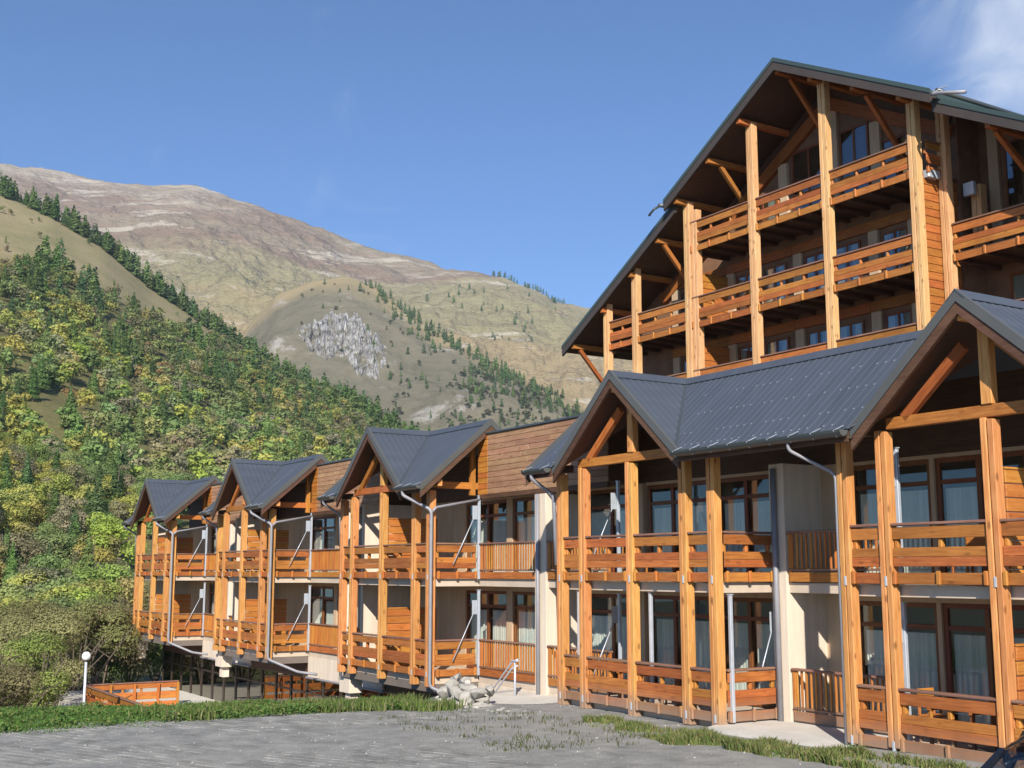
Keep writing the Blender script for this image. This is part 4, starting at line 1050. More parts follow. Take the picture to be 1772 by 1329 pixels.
# ------------------------------------------------------------------ parked car
def make_car(px, py, rz):
    T = thing('car', 'black car at the corner of the yard, its roof and side glass just showing', 'car', (px, py, 0.06))
    Rm = Matrix.Rotation(rz, 3, 'Z'); O = Vector((px, py, 0.06))
    def part(name, par, m, V, F, smooth=True):
        me = mesh_of(name, [tuple(Rm @ Vector(v)) for v in V], F, m, smooth=smooth); return put(name, me, par, O)
    # side outline stations along the length: (x, sill z, waist z, half width)
    st = [(-2.05, 0.45, 0.62, 0.62), (-1.95, 0.30, 0.78, 0.78), (-1.5, 0.24, 0.90, 0.85), (-0.6, 0.22, 0.95, 0.87), (0.4, 0.22, 0.96, 0.87), (1.3, 0.24, 0.97, 0.86), (1.85, 0.30, 0.95, 0.80), (2.0, 0.42, 0.80, 0.70)]
    V = []; F = []; n = len(st); k = 8
    for x, zs, zw, w in st:
        V += [(x, -w * .9, zs), (x, -w, zs + .12), (x, -w, (zs + zw) / 2), (x, -w * .95, zw), (x, w * .95, zw), (x, w, (zs + zw) / 2), (x, w, zs + .12), (x, w * .9, zs)]
    for i in range(n - 1):
        for j in range(k): F.append((i * k + j, i * k + (j + 1) % k, (i + 1) * k + (j + 1) % k, (i + 1) * k + j))
    F += [tuple(range(k)), tuple(range((n - 1) * k, n * k))[::-1]]
    body = part('body', T, CARPAINT, V, F)
    # roof shell with rounded corners, pillars and glass
    rs = [(-0.55, 1.33, 0.52), (-0.40, 1.395, 0.58), (0.0, 1.435, 0.61), (0.6, 1.445, 0.61), (1.1, 1.42, 0.59), (1.45, 1.36, 0.55), (1.58, 1.29, 0.50)]
    V = []; F = []; k = 9
    for x, z, w in rs:
        for j in range(k):
            t = -1 + 2 * j / (k - 1); V.append((x, w * t, z - 0.05 * t * t - 0.05 * abs(t) ** 6))
        for j in range(k - 1, -1, -1):
            t = -1 + 2 * j / (k - 1); V.append((x, w * t * 0.97, z - 0.05 * t * t - 0.05 * abs(t) ** 6 - 0.045))
    K = 2 * k
    for i in range(len(rs) - 1):
        for j in range(K): F.append((i * K + j, i * K + (j + 1) % K, (i + 1) * K + (j + 1) % K, (i + 1) * K + j))
    F += [tuple(range(K)), tuple(range((len(rs) - 1) * K, len(rs) * K))[::-1]]
    part('roof', T, CARPAINT, V, F)
    def quad(name, par, m, p, th=0.012):
        a = [Vector(v) for v in p]; nn = (a[1] - a[0]).cross(a[2] - a[0]).normalized() * th
        part(name, par, m, a + [v - nn for v in a], [(0, 1, 2, 3), (7, 6, 5, 4), (0, 4, 5, 1), (1, 5, 6, 2), (2, 6, 7, 3), (3, 7, 4, 0)], False)
    CG = GLASS
    quad('windscreen', T, CG, [(-1.25, -0.72, 0.93), (-1.25, 0.72, 0.93), (-0.53, 0.50, 1.32), (-0.53, -0.50, 1.32)])
    quad('rear_window', T, CG, [(1.93, 0.66, 0.95), (1.93, -0.66, 0.95), (1.57, -0.48, 1.28), (1.57, 0.48, 1.28)])
    for s in (-1, 1):
        quad('side_window', T, CG, [(-0.95, s * .81, .96), (0.42, s * .82, .97), (0.42, s * .60, 1.37), (-0.48, s * .55, 1.32)])
        quad('side_window', T, CG, [(0.52, s * .82, .97), (1.5, s * .81, .98), (1.25, s * .57, 1.34), (0.52, s * .60, 1.37)])
        for a, b in (((-1.25, s * .74, .93), (-0.52, s * .52, 1.33)), ((0.47, s * .83, .96), (0.47, s * .60, 1.40)), ((1.72, s * .76, .96), (1.50, s * .53, 1.32))):
            A, B = O + Rm @ Vector(a), O + Rm @ Vector(b); beam('pillar', T, CARPAINT, A, B, 0.07, 0.07, 0.015)
        for x in (-1.3, 1.28):
            c = O + Rm @ Vector((x, s * .80, .31)); d = Rm @ Vector((0, s * .11, 0))
            w = tube('wheel', T, RUBBER, [c - d, c + d], 0.31, 20); tube('rim', w, RIM, [c + d * 0.9, c + d * 1.06], 0.2, 12)
        A = O + Rm @ Vector((-0.85, s * .90, 1.0)); B = O + Rm @ Vector((-0.80, s * 1.03, 1.03)); beam('mirror', T, CARPAINT, A, B, 0.12, 0.13, 0.03)
        part('headlight', T, RIM, [(-1.99, s * .42, .60), (-1.90, s * .72, .62), (-1.80, s * .74, .74), (-1.92, s * .44, .74), (-1.9, s * .42, .60), (-1.82, s * .70, .62), (-1.74, s * .70, .74), (-1.85, s * .44, .74)], [(0, 1, 2, 3), (7, 6, 5, 4), (0, 4, 5, 1), (1, 5, 6, 2), (2, 6, 7, 3), (3, 7, 4, 0)], False)
    # wiper
    A, B = O + Rm @ Vector((-1.22, -0.2, 0.97)), O + Rm @ Vector((-0.95, 0.35, 1.11)); beam('wiper', T, RUBBER, A, B, 0.02, 0.02, 0)
def make_table(x, y, zf, label):
    T = thing('balcony_table', label, 'table', (x, y, zf), 'balcony tables')
    for i in range(4): box('slat', T, 'honey', x - 0.55, x + 0.55, y - 0.36 + i * 0.185, y - 0.20 + i * 0.185, zf + 0.70, zf + 0.735, 0.006)
    for sx in (-1, 1):
        box('cross_bearer', T, 'stained', x + sx * 0.42 - 0.035, x + sx * 0.42 + 0.035, y - 0.34, y + 0.34, zf + 0.63, zf + 0.698, 0.006)
        for sy in (-1, 1): box('leg', T, 'stained', x + sx * 0.42 - 0.03, x + sx * 0.42 + 0.03, y + sy * 0.28 - 0.03, y + sy * 0.28 + 0.03, zf, zf + 0.629, 0.006)
make_table(-1.0, 1.05, 0.142, 'slatted wooden table on the lower balcony of the nearest narrow bay')
make_table(7.7, 1.05, 0.142, 'slatted wooden table on the lower balcony under the right hand gable')
make_table(-13.9, 1.1, 0.142, 'slatted wooden table on the lower balcony under the second gable')
def make_chair(x, y, zf, r, label):
    T = thing('balcony_chair', label, 'chair', (x, y, zf), 'balcony chairs')
    box('seat', T, 'honey', x - 0.21, x + 0.21, y - 0.21, y + 0.21, zf + 0.43, zf + 0.46, 0.01)
    b = box('backrest', T, 'honey', x - 0.21 if r else x - 0.21, x - 0.18 if r else x + 0.21, y - 0.21 if r else y + 0.18, y + 0.21, zf + 0.62, zf + 0.90, 0.01)
    for sx in (-1, 1):
        for sy in (-1, 1): box('leg', T, 'stained', x + sx * 0.19 - 0.02, x + sx * 0.19 + 0.02, y + sy * 0.19 - 0.02, y + sy * 0.19 + 0.02, zf, zf + (0.62 if (sx < 0 if r else sy > 0) else 0.429), 0.005)
make_chair(-1.75, 1.05, 0.142, True, 'wooden chair at the left end of the lower table in the nearest narrow bay')
make_chair(0.15, 1.2, 0.142, False, 'wooden chair at the right end of the lower table in the nearest narrow bay')
make_chair(-1.2, 1.1, 2.862, True, 'wooden chair alone on the upper balcony of the nearest narrow bay')
make_chair(6.75, 1.55, 0.142, True, 'wooden chair by the lower table under the right hand gable')
make_chair(7.9, 1.2, 2.862, False, 'wooden chair alone on the upper balcony under the right hand gable')
make_chair(-13.6, 1.2, 2.862, False, 'wooden chair alone on the upper balcony under the second gable')
make_car(13.93, -5.25, math.radians(108))

# ------------------------------------------------------------------ vegetation
def leaf_material(name, use_tint):
    m = bpy.data.materials.new(name); m.use_nodes = True; nt = m.node_tree; nt.nodes.clear()
    out = nt.nodes.new("ShaderNodeOutputMaterial"); d = nt.nodes.new("ShaderNodeBsdfDiffuse"); t = nt.nodes.new("ShaderNodeBsdfTranslucent"); mx = nt.nodes.new("ShaderNodeMixShader")
    mx.inputs[0].default_value = 0.40
    at = nt.nodes.new("ShaderNodeAttribute"); at.attribute_name = 'shade'
    if use_tint:
        ti = nt.nodes.new("ShaderNodeAttribute"); ti.attribute_name = 'tint'; col = ti.outputs['Color']
    else:
        oi = nt.nodes.new("ShaderNodeObjectInfo"); col = oi.outputs['Color']
    hs = nt.nodes.new("ShaderNodeHueSaturation"); nt.links.new(col, hs.inputs['Color']); nt.links.new(at.outputs['Fac'], hs.inputs['Value'])
    nt.links.new(maprange(nt, at.outputs['Fac'], 0.6, 1.4, 0.515, 0.485), hs.inputs['Hue'])
    for b in (d, t): nt.links.new(hs.outputs[0], b.inputs['Color'])
    nt.links.new(d.outputs[0], mx.inputs[1]); nt.links.new(t.outputs[0], mx.inputs[2]); nt.links.new(mx.outputs[0], out.inputs[0])
    return m
LEAF = leaf_material('leaves_by_tree', False); LEAFT = leaf_material('leaves_by_clump', True)

def leaf_quads(P, N, size, r, aspect=0.6):
    """one small quad per point P facing roughly N"""
    n = len(P); N = N / np.maximum(np.linalg.norm(N, axis=1), 1e-6)[:, None]
    a = r.normal(size=(n, 3)); u = np.cross(N, a); u /= np.maximum(np.linalg.norm(u, axis=1), 1e-6)[:, None]; v = np.cross(N, u)
    s = size * r.uniform(0.6, 1.4, n)[:, None]
    V = np.stack([P - u * s, P - v * s * aspect, P + u * s, P + v * s * aspect], 1).reshape(-1, 3)
    return V, np.arange(n * 4).reshape(n, 4)

def trunk_np(h, r0, lean, limbs, r):
    V = []; Q = []
    def cone(p0, p1, a, b):
        p0 = np.array(p0); p1 = np.array(p1); d = p1 - p0; d /= np.linalg.norm(d); ref = np.array([1, 0, 0]) if abs(d[2]) > .8 else np.array([0, 0, 1.])
        u = np.cross(ref, d); u /= np.linalg.norm(u); v = np.cross(d, u); b0 = len(V)
        for p, rr in ((p0, a), (p1, b)):
            for k in range(6): V.append(p + rr * (u * math.cos(k * math.pi / 3) + v * math.sin(k * math.pi / 3)))
        for k in range(6): Q.append([b0 + k, b0 + (k + 1) % 6, b0 + 6 + (k + 1) % 6, b0 + 6 + k])
    top = (lean[0], lean[1], h); cone((0, 0, -0.04), top, r0, r0 * 0.3)
    for i in range(limbs):
        t = r.uniform(0.35, 0.8); a = r.uniform(0, 6.28); L = r.uniform(0.15, 0.3)
        p = (top[0] * t, top[1] * t, h * t); cone(p, (p[0] + L * math.cos(a), p[1] + L * math.sin(a), p[2] + L * 0.8), r0 * 0.45, r0 * 0.12)
    return np.array(V), np.array(Q)

def broadleaf_np(seed, n, size, width=0.40, low=0.18):
    r = np.random.default_rng(seed); k = r.integers(8, 13)
    cz = r.uniform(low + 0.15, 0.85, k); rad = width * (1.1 - 0.75 * np.abs(cz - 0.5)) * r.uniform(0.3, 0.8, k); an = r.uniform(0, 6.28, k)
    C = np.stack([rad * np.cos(an), rad * np.sin(an), cz], -1); R = r.uniform(0.13, 0.24, k); C[0] = (0, 0, 0.80); R[0] = 0.18
    w = R ** 2; i = r.choice(k, n, p=w / w.sum()); d = r.normal(size=(n, 3)); d /= np.linalg.norm(d, axis=1)[:, None]; d[:, 2] = np.abs(d[:, 2]) * np.where(r.random(n) < 0.8, 1, -1)
    rr = R[i] * r.uniform(0.72, 1.08, n); P = C[i] + d * rr[:, None] * np.array([1, 1, 0.85]); P[:, 2] = np.maximum(P[:, 2], low * 0.6)
    V, Q = leaf_quads(P, d + r.normal(0, 0.34, (n, 3)) + np.array([0, 0, 0.35]), size, r)
    lobe = r.uniform(0.86, 1.13, k); return V, Q, lobe[i] * r.uniform(0.86, 1.15, n)

def conifer_np(seed, n, size, width=0.20, low=0.12, taper=0.9):
    r = np.random.default_rng(seed); h = low + (1 - low) * (1 - np.sqrt(r.random(n)) * 0.98) ** 0.85
    whorl = 1 + 0.22 * np.sin(h * 46 + seed); an = r.uniform(0, 6.28, n); side = 1 + 0.25 * np.sin(an * 3 + h * 9 + seed)
    rad = width * ((1 - h) / (1 - low)) ** taper * whorl * side * r.uniform(0.45, 1.0, n) + 0.008
    P = np.stack([rad * np.cos(an), rad * np.sin(an), h - rad * 0.35], -1); N = np.stack([np.cos(an) * 0.7, np.sin(an) * 0.7, np.full(n, 0.9)], -1) + r.normal(0, 0.35, (n, 3))
    V, Q = leaf_quads(P, N, size, r, 0.5); return V, Q, r.uniform(0.8, 1.2, n)

BROAD = [(0.278, 0.347, 0.091), (0.338, 0.381, 0.101), (0.42, 0.421, 0.11), (0.46, 0.438, 0.129), (0.227, 0.313, 0.101), (0.285, 0.269, 0.158), (0.243, 0.337, 0.124), (0.298, 0.364, 0.129), (0.378, 0.37, 0.139), (0.309, 0.298, 0.166), (0.358, 0.426, 0.095), (0.252, 0.319, 0.124)]
RUST = [(0.322, 0.18, 0.072), (0.299, 0.204, 0.09)]
PINE = [(0.137, 0.222, 0.07), (0.171, 0.243, 0.081), (0.127, 0.199, 0.081), (0.206, 0.288, 0.101)]

def tree_meshes(kind, seeds, nleaf, size):
    out = []
    for s in seeds:
        r = np.random.default_rng(s)
        V, Q, sh = (broadleaf_np if kind == 'broad' else conifer_np)(s, nleaf, size)
        TV, TQ = trunk_np(0.75 if kind == 'broad' else 0.9, 0.022 if kind == 'broad' else 0.016, r.normal(0, 0.02, 2), 4 if kind == 'broad' else 0, r)
        crown = np_mesh('crown', V, Q, LEAF, sh); trunk = np_mesh('trunk', TV, TQ, BARK)
        whole = np_mesh('tree', np.concatenate([TV, V]), np.concatenate([TQ, Q + len(TV)]), [BARK, LEAF], np.concatenate([np.ones(len(TQ)), sh]), fm=np.concatenate([np.zeros(len(TQ)), np.ones(len(Q))]))
        out.append((trunk, crown, whole))
    return out
TB = tree_meshes('broad', (1, 2, 3, 4, 5, 6), 2600, 0.0225); TC = tree_meshes('conif', (11, 12, 13, 14), 2000, 0.024)
SB = [broadleaf_np(30 + i, 230, 0.066) for i in range(8)]; SC = [conifer_np(40 + i, 170, 0.060) for i in range(6)]

def jitter(c, r, a=0.2):
    f = 1 + r.uniform(-a, a); return tuple(min(1, x * f * (1 + r.uniform(-0.08, 0.08))) for x in c)

# where things grow on the hillside: bearing (deg, 186..139 = left..right) and t (0 foot .. 1 crest)
cand = []
k = 0
while len(cand) < 4300:
    a = rnd.uniform(139, 180); t = rnd.random() ** 0.75
    e = float(meadow_edge(np.array(a)))
    pw = 1.0 if t < e - 0.04 else (0.35 if t < e + 0.03 else 0.035)
    if t > 1.0 or rnd.random() > pw: continue
    # thin gap where bare scree shows through the wood
    if abs(a - 169.2) < 0.7 and 0.27 < t < 0.36 and rnd.random() < 0.85: continue
    cand.append((a, t, 'forest'))
for _ in range(1000):     # dark pine belt along the crest
    a = rnd.uniform(150, 181); t = 1.0 + rnd.uniform(-0.012, 0.05) * (1 if a > 160 else 1.3)
    if a < 158 and rnd.random() < 0.4: t = rnd.uniform(0.88, 1.0)
    cand.append((a, t, 'belt'))
for ga, gt, gn, gs in ((173.0, 0.72, 26, 0.35), (169.4, 0.73, 22, 0.45), (167.6, 0.72, 16, 0.3), (170.6, 0.66, 20, 0.5), (163.0, 0.80, 10, 0.25), (166.2, 0.58, 26, 0.45), (161.6, 0.72, 24, 0.5), (159.8, 0.84, 24, 0.6)):
    for _ in range(gn): cand.append((rnd.gauss(ga, gs), gt + rnd.gauss(0, 0.03), 'grove'))
A = np.array([c[0] for c in cand]); Tt = np.array([c[1] for c in cand])
X, Y, Z = hillS.point(A, Tt)
trees = []
conf = fbm(X / 55.0 + 3, Y / 55.0, 3); hue = fbm(X / 38.0 - 8, Y / 38.0 + 4, 3)
for i, c in enumerate(cand):
    d = math.hypot(X[i] - CAM.x, Y[i] - CAM.y)
    if c[2] != 'forest': con = True; h = rnd.triangular(6, 16, 11)
    else:
        e = float(meadow_edge(np.array(c[0])))
        con = rnd.random() < (0.07 + 0.55 * max(0, conf[i])) + (0.10 if c[1] > 0.55 else 0) * (c[1] < e); h = rnd.uniform(6, 10.5) if con else rnd.uniform(4.5, 8.0)
        if c[1] > e: h *= 0.55
    if con: col = rnd.choice(PINE)
    elif rnd.random() < 0.012: col = rnd.choice(RUST)
    else:
        j = int(np.clip((hue[i] * 0.9 + 0.5 + rnd.uniform(-0.20, 0.20)) * len(BROAD), 0, len(BROAD) - 1)); col = BROAD[j]
    if c[2] == 'forest' and c[1] > 0.6 and not con: col = tuple(0.7 * x + 0.3 * y for x, y in zip(col, (0.15, 0.125, 0.06)))
    trees.append((d, X[i], Y[i], Z[i] - 0.2, con, h, jitter(col, rnd)))
# bushes and trees on the flat below, nearer the houses
for _ in range(95):
    a = rnd.uniform(158.0, 176); d = rnd.uniform(74, 128); x = CAM.x + d * math.cos(math.radians(a)); y = CAM.y + d * math.sin(math.radians(a))
    if x > -46 and y > -3: continue
    trees.append((d, x, y, float(ground_z(x, y)) - 0.1, rnd.random() < 0.07, rnd.uniform(3.0, 5.5) + (d - 74) * 0.035, jitter(rnd.choice(BROAD), rnd, 0.25)))
def in_sight(t):        # what the houses hide wholly is left out
    d, x, y, z, con, h, col = t; b = math.degrees(math.atan2(y - CAM.y, x - CAM.x)) % 360
    lim = np.interp(b, [143, 145, 148.9, 151.7, 156.1, 160.4, 163.3, 165.6, 166.2], [0.125, 0.1258, 0.1163, 0.1070, 0.0914, 0.0761, 0.0734, 0.0700, -1])
    return b > 143.5 and (z + h - CAM.z) / d > lim - 0.004
trees = [t for t in trees if in_sight(t)]
trees.sort(key=lambda t: t[0])
vis = lambda x, y: True
nb = nc = 0; rest = []; PLACED = []
def colour_word(c):
    r_, g_, b_ = c
    if r_ > 1.5 * g_: return 'rusty'
    if r_ > 1.08 * g_: return 'golden'
    if r_ > 0.9 * g_: return 'yellowing'
    return 'deep green' if g_ < 0.165 else 'green'
for d, x, y, z, con, h, col in trees:
    if (nc if con else nb) >= 290: rest.append((x, y, z, con, h, col)); continue
    src = rnd.choice(TC if con else TB); rot = rnd.uniform(0, 6.28); wd_ = h * rnd.uniform(0.85, 1.25)
    nm = 'pine_tree' if con else 'broadleaf_tree'
    if d < 190:
        o = put(nm, None, None, (x, y, z), (0, 0, rot), (wd_, wd_, h))
        for me, n2 in ((src[0], 'trunk'), (src[1], 'crown')):
            ch = bpy.data.objects.new(n2, me); COL.objects.link(ch); ch.parent = o; ch.color = (*col, 1)
    else:
        o = put(nm, src[2], None, (x, y, z), (0, 0, rot), (wd_, wd_, h)); o.color = (*col, 1)
    tag(o, None, 'tree', 'conifers on the hillside' if con else 'broadleaf trees on the hillside'); PLACED.append((o, con, x, y, z, h, col))
    if con: nc += 1
    else: nb += 1

def name_trees():
    """label each single tree by its look and by what it stands beside or above; look-alikes in one spot are told apart by their order"""
    bins = {}
    for o, con, x, y, z, h, col in PLACED:
        d = math.hypot(x - CAM.x, y - CAM.y); b = math.degrees(math.atan2(y - CAM.y, x - CAM.x)) % 360
        where = ('left of the globe lamp' if b > 170.2 else 'behind the globe lamp' if b > 167.2 else 'left of far gable' if b > 164.9 else 'above the far chalet gable' if b > 162.2 else 'above the middle gable' if b > 159.6 else 'above the plank parapet' if b > 156.8 else 'beyond the second gable')
        row = 'at the wood foot' if d < 128 else 'in the lowest wood' if d < 205 else 'low in the wood' if d < 245 else 'mid wood' if d < 330 else 'in the upper wood'
        kind = ('tall dark conifer' if h > 9 else 'middling dark conifer' if h > 7.5 else 'small dark conifer') if con else ('%s %s tree' % ('big' if h > 6.7 else 'mid-sized' if h > 5.4 else 'little', colour_word(col)))
        bins.setdefault((kind, row, where), []).append((-b, o))
    ordn = ['first', 'second', 'third', 'fourth', 'fifth', 'sixth', 'seventh', 'eighth', 'ninth', 'tenth', 'eleventh', 'twelfth', 'thirteenth', 'fourteenth', 'fifteenth', 'sixteenth', 'seventeenth', 'eighteenth', 'nineteenth', 'twentieth'] + ['twenty-%s' % w for w in ('first', 'second', 'third', 'fourth', 'fifth', 'sixth', 'seventh', 'eighth', 'ninth')] + ['thirtieth'] + ['thirty-%s' % w for w in ('first', 'second', 'third', 'fourth', 'fifth', 'sixth', 'seventh', 'eighth', 'ninth')]
    for (kind, row, where), l in bins.items():
        l.sort(key=lambda t: t[0])
        for i, (_, o) in enumerate(l):
            o['label'] = '%s %s %s' % (kind, row, where) if len(l) == 1 else '%s from left, %s %s %s' % (ordn[min(i, 38)], kind, row, where)
name_trees()

def merged(name, items, sb, sc, kind='stuff'):
    Vs = []; Qs = []; Sh = []; Ti = []; off = 0
    for x, y, z, con, h, col in items:
        V, Q, sh = rnd.choice(sc if con else sb); a = rnd.uniform(0, 6.28); w = h * rnd.uniform(0.85, 1.25); ca, sa = math.cos(a), math.sin(a)
        P = np.stack([(V[:, 0] * ca - V[:, 1] * sa) * w + x, (V[:, 0] * sa + V[:, 1] * ca) * w + y, V[:, 2] * h + z], -1)
        Vs.append(P); Qs.append(Q + off); off += len(V); Sh.append(sh); Ti.append(np.tile(np.array([*col, 1.0]), (len(Q), 1)))
    o = put(name, np_mesh(name, np.concatenate(Vs), np.concatenate(Qs), LEAFT, np.concatenate(Sh), np.concatenate(Ti)))
    return tag(o, kind=kind)
merged('forest', rest, SB, SC)

# scattered trees and scrub on the foothill and the mountain
items = []
def on_slope(S, a, t, con, h, col):
    x, y, z = S.point(np.array([a]), np.array([t])); items.append((float(x[0]), float(y[0]), float(z[0]) - 0.3, con, h, jitter(col, rnd)))
for _ in range(150):      # line of pines down the spur, right of the crag
    u = rnd.random(); a = 155.0 - 9.5 * u + rnd.gauss(0, 0.35); D, zr = knollS.crest(np.array(a)); on_slope(knollS, a, 1.0 - abs(rnd.gauss(0, 0.035 + 0.10 * u)), True, rnd.uniform(7, 15), rnd.choice(PINE))
for _ in range(1000):
    a = rnd.triangular(142, 160, 148); t = rnd.uniform(0.25, 0.99) ** 1.0; con = rnd.random() < 0.45
    if a > 150.5 and rnd.random() < 0.75: continue
    on_slope(knollS, a, t, con, rnd.uniform(5, 11) if con else rnd.uniform(3.0, 6.5), rnd.choice(PINE) if con else rnd.choice([(0.07, 0.075, 0.03), (0.10, 0.095, 0.04), (0.06, 0.07, 0.03)]))
for _ in range(160):
    a = rnd.uniform(142, 160.5); on_slope(knollS, a, rnd.uniform(0.1, 0.45), rnd.random() < .5, rnd.uniform(4, 9), rnd.choice(PINE))
for _ in range(45):
    a = rnd.uniform(143, 152.5); on_slope(mtnS, a, rnd.uniform(0.55, 0.8), True, rnd.uniform(9, 16), rnd.choice(PINE))
for _ in range(40):
    a = rnd.uniform(145.5, 149.0); on_slope(mtnS, a, 1.0 - abs(rnd.gauss(0, 0.006)), True, rnd.uniform(9, 16), rnd.choice(PINE))
for _ in range(14):
    a = rnd.gauss(160.6, 0.45); on_slope(mtnS, a, 0.62 + rnd.gauss(0, 0.02), True, rnd.uniform(9, 15), rnd.choice(PINE))
merged('slope_scrub', items, SB, SC)

# brown thicket at the foot of the yard's bank: big individual bushes
BUSH = []
for s in range(4):
    V, Q, sh = broadleaf_np(60 + s, 11000, 0.0115, 0.52, 0.03); r = np.random.default_rng(s)
    TV = []; TQ = []; off = 0
    for j in range(9):
        v, q = trunk_np(0.8, 0.012, r.normal(0, 0.22, 2), 2, r); TV.append(v); TQ.append(q + off); off += len(v)
    BUSH.append((np_mesh('stems', np.concatenate(TV), np.concatenate(TQ), BARK), np_mesh('foliage', V, Q, LEAF, sh)))
BCOL = [(0.22, 0.215, 0.099), (0.242, 0.226, 0.11), (0.198, 0.204, 0.094), (0.231, 0.242, 0.088), (0.286, 0.27, 0.121)]
nbush = 0; BUSHES = []
for (a, d, h) in [(173.2, 42, 3.3), (172.0, 46, 3.9), (170.9, 49, 4.2), (169.8, 53, 4.8), (168.9, 58, 5.5), (167.6, 64, 5.9), (166.5, 66, 5.7), (165.3, 68, 5.0), (172.4, 58, 4.6), (170.4, 64, 5.4), (169.0, 70, 6.2), (166.2, 74, 6.0), (171.4, 72, 6.0), (164.2, 74, 4.9), (173.6, 62, 5.2)]:
    x = CAM.x + d * math.cos(math.radians(a)); y = CAM.y + d * math.sin(math.radians(a)); z = float(ground_z(x, y))
    st, fo = BUSH[nbush % 4]; col = jitter(BCOL[nbush % 5], rnd, 0.12); col = (col[0] * 1.05, col[1] * 1.2, col[2] * 0.9) if (a > 171.2 or nbush % 4 == 3) else tuple(1.18 * v for v in col)
    o = put('bush', None, None, (x, y, z), (0, 0, rnd.uniform(0, 6.28)), (h * 0.95, h * 0.95, h * (0.74 if a > 170.6 else 0.84)))
    for me, n2 in ((st, 'stems'), (fo, 'foliage')):
        ch = bpy.data.objects.new(n2, me); COL.objects.link(ch); ch.parent = o; ch.color = (*col, 1)
    BUSHES.append((a, d, o)); tag(o, None, 'bush', 'bushes in the thicket beyond the yard'); nbush += 1

for rowname, lo, hi in (('front', 0, 57), ('back', 57, 99)):
    l = sorted([t for t in BUSHES if lo <= t[1] < hi], key=lambda t: -t[0])
    for i, (_, _, o) in enumerate(l): o['label'] = '%s bush from the left in the %s row of the thicket beyond the globe lamp' % (['first', 'second', 'third', 'fourth', 'fifth', 'sixth', 'seventh', 'eighth', 'ninth', 'tenth', 'eleventh', 'twelfth'][i], rowname)

# grass and weeds
def grass(name, x, y, h, w, lean, base, cols, leafy=0.0):
    n = len(x); z = base; a = NR.uniform(0, 6.28, n); l = NR.uniform(0, 6.28, n); le = NR.uniform(0.05, lean, n) * h
    dx, dy = np.cos(a) * w / 2, np.sin(a) * w / 2; mx, my = np.cos(l) * le, np.sin(l) * le
    p0 = np.stack([x - dx, y - dy, z - 0.02], -1); p1 = np.stack([x + dx, y + dy, z - 0.02], -1)
    p2 = np.stack([x + dx * .9 + mx * .4, y + dy * .9 + my * .4, z + h * 0.6], -1); p3 = np.stack([x - dx * .9 + mx * .4, y - dy * .9 + my * .4, z + h * 0.6], -1)
    p4 = np.stack([x + mx + dx * .1, y + my + dy * .1, z + h], -1); p5 = np.stack([x + mx - dx * .1, y + my - dy * .1, z + h], -1)
    V = np.stack([p0, p1, p2, p3, p4, p5], 1).reshape(-1, 3); b = np.arange(n)[:, None] * 6
    Q = np.concatenate([b + np.array([[0, 1, 2, 3]]), b + np.array([[3, 2, 4, 5]])], 0)
    ci = NR.integers(0, len(cols), n); col = np.array(cols)[ci] * NR.uniform(0.75, 1.25, (n, 1)); col = np.concatenate([col, np.ones((n, 1))], 1)
    o = put(name, np_mesh(name, V, Q, LEAFT, np.tile(NR.uniform(0.8, 1.2, n), 2), np.concatenate([col, col], 0)))
    return tag(o, kind='stuff')
GC = [(0.10, 0.20, 0.045), (0.085, 0.17, 0.04), (0.12, 0.22, 0.055), (0.16, 0.20, 0.075), (0.075, 0.15, 0.04)]
# bank along the edge of the yard
n = 90000; y = NR.uniform(-22, -2.9, n); u = NR.random(n); bx = bank_x(y); fr = np.interp(y, [-22, -12, -6.2, -3.0, -1.6], [-7.0, -4.25, -4.0, -4.3, -5.6]) + 1.0 * fbm(y * 0.9, y * 0 + 2, 4)
x = bx - 0.7 + (fr - bx + 0.7) * u
clump = fbm(x * 0.9, y * 0.9, 4); dens = np.clip((fr - x) / 0.7, 0, 1) * np.clip(0.9 + 1.2 * clump, 0.15, 1); keep = NR.random(n) < dens
x, y, clump = x[keep], y[keep], clump[keep]
h = np.clip(0.075 + 0.085 * clump, 0.025, 0.22) * NR.uniform(0.5, 1.25, len(x)) * np.clip((np.interp(y, [-22, -12, -6.2, -3.0, -1.6], [-7.0, -4.25, -4.0, -4.3, -5.6]) - x) / 1.1 + 0.25, 0.3, 1)
grass('grass', x, y, h, NR.uniform(0.018, 0.045, len(x)), 0.7, ground_z(x, y), GC)
# low leafy weeds among the blades
n = 60000; y = NR.uniform(-20, -3.0, n); u = NR.random(n); bx = bank_x(y); fr = np.interp(y, [-22, -12, -6.2, -3.0, -1.6], [-7.0, -4.25, -4.0, -4.3, -5.6])
x = bx - 0.5 + (fr - bx + 0.5) * u ** 1.2; cl = fbm(x * 1.4 + 31, y * 1.4, 4); keep = (cl > 0.02) | (NR.random(n) < 0.12); x, y, cl = x[keep], y[keep], cl[keep]; k = len(x)
P = np.stack([x, y, ground_at(x, y) + NR.uniform(0.02, 0.17, k) * np.clip(0.5 + cl * 2, 0.4, 1.2)], -1)
V, Q = leaf_quads(P, np.tile([[0.3, -0.4, 0.9]], (k, 1)) + NR.normal(0, 0.5, (k, 3)), 0.035, NR, 0.55)
lc = np.array([(0.10, 0.19, 0.05), (0.13, 0.22, 0.055), (0.08, 0.15, 0.045), (0.18, 0.20, 0.07)])[NR.integers(0, 4, k)] * NR.uniform(0.75, 1.25, (k, 1))
tag(put('leafy_weeds', np_mesh('leafy_weeds', V, Q, LEAFT, NR.uniform(0.75, 1.25, k), np.concatenate([lc, np.ones((k, 1))], 1))), kind='stuff')
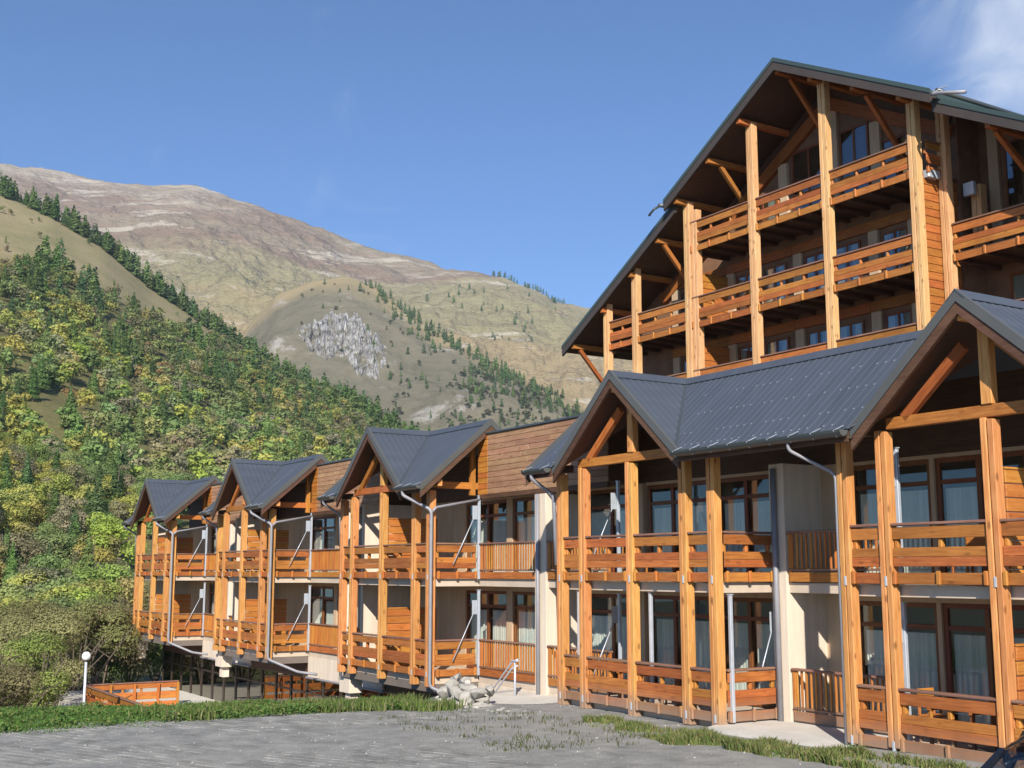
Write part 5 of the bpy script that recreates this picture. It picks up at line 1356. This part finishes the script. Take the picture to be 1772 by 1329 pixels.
# tall weeds here and there on the bank and by the stones
n = 5200; c = NR.integers(0, 26, n); cx = NR.uniform(-6.6, -4.3, 26); cy = NR.uniform(-9, -2.2, 26); cx[:6] = [-3.75, -3.6, -3.9, -5.6, -6.0, -5.3]; cy[:6] = [-2.75, -2.65, -2.85, -3.7, -4.1, -3.4]
x = cx[c] + NR.normal(0, 0.22, n); y = cy[c] + NR.normal(0, 0.28, n)
grass('weeds', x, y, NR.uniform(0.10, 0.28, n), NR.uniform(0.015, 0.035, n), 0.6, ground_z(x, y), [(0.13, 0.20, 0.05), (0.17, 0.22, 0.065), (0.10, 0.16, 0.045), (0.23, 0.23, 0.11)])
# sparse verge in front of the near block
VX = [0.3, 1.3, 3.3, 5.2, 7.0, 8.5, 10.5]; VF = [-1.35, -1.95, -1.95, -1.90, -1.72, -1.55, -1.5]; VB = [-0.9, -0.85, -0.70, -0.75, -0.75, -0.85, -0.9]
n = 60000; x = NR.uniform(0.3, 10.5, n); y0 = np.interp(x, VX, VF) + 0.55 * fbm(x * 1.3, x * 0 + 6, 4); y1 = np.interp(x, VX, VB); y = y0 + (y1 - y0) * NR.random(n)
cl = fbm(x * 1.1 + 9, y * 1.6, 4); keep = NR.random(n) < np.clip(0.36 + 1.6 * cl, 0.03, 1); x, y, cl = x[keep], y[keep], cl[keep]
grass('verge_grass', x, y, np.clip(0.10 + 0.17 * cl, 0.025, 0.34) * NR.uniform(0.4, 1.5, len(x)), NR.uniform(0.012, 0.03, len(x)), 0.8, ground_z(x, y), [(0.15, 0.21, 0.06), (0.20, 0.235, 0.085), (0.29, 0.26, 0.13), (0.12, 0.18, 0.055), (0.24, 0.25, 0.10)])
# loose stones and grit
n = 3000; x = NR.uniform(-9, 12, n); y = NR.uniform(-16, 0.2, n); keep = (x > bank_x(y) + 1.5) & (y < -0.1 - 0.3 * np.clip(x - 1, -3, 0)); x, y = x[keep], y[keep]; k = len(x)
s_ = 0.008 + 0.022 * NR.random(k) ** 5; z = ground_at(x, y) + s_ * 0.3
P = np.stack([x, y, z], -1); o6 = np.array([[1, 0, 0], [0, 1, 0], [-1, 0, 0], [0, -1, 0], [0, 0, 0.7], [0, 0, -0.7]])
V = (P[:, None] + o6[None] * s_[:, None, None] * NR.uniform(0.7, 1.3, (k, 6, 1))).reshape(-1, 3); b = np.arange(k)[:, None] * 6
F = np.concatenate([b + np.array([f]) for f in ([0, 1, 4], [1, 2, 4], [2, 3, 4], [3, 0, 4], [1, 0, 5], [2, 1, 5], [3, 2, 5], [0, 3, 5])], 0)
tag(put('gravel', np_mesh('gravel', V, F, GRIT)), kind='stuff')
# stray tufts in the paving
n = 1100; c = NR.integers(0, 60, n); cx = NR.uniform(-3.0, 3.5, 60); cy = NR.uniform(-4.8, -1.7, 60); x = cx[c] + NR.normal(0, 0.16, n); y = cy[c] + NR.normal(0, 0.14, n)
grass('paving_tufts', x, y, NR.uniform(0.03, 0.09, n), NR.uniform(0.01, 0.02, n), 0.8, ground_z(x, y), [(0.085, 0.115, 0.035), (0.13, 0.13, 0.06)])

HAZE = 0.00008
# thin valley air
hz = bpy.data.materials.new('valley_air'); hz.use_nodes = True; hn = hz.node_tree; hn.nodes.clear()
ho = hn.nodes.new("ShaderNodeOutputMaterial"); hv = hn.nodes.new("ShaderNodeVolumePrincipled"); hn.links.new(hv.outputs[0], ho.inputs['Volume'])
hv.inputs['Color'].default_value = (0.62, 0.80, 1.0, 1); hv.inputs['Density'].default_value = HAZE; hv.inputs['Anisotropy'].default_value = 0.0
ob = box('haze', None, hz, -3900, 470, -470, 3300, -6.5, 1010, 0); tag(ob, kind='stuff')
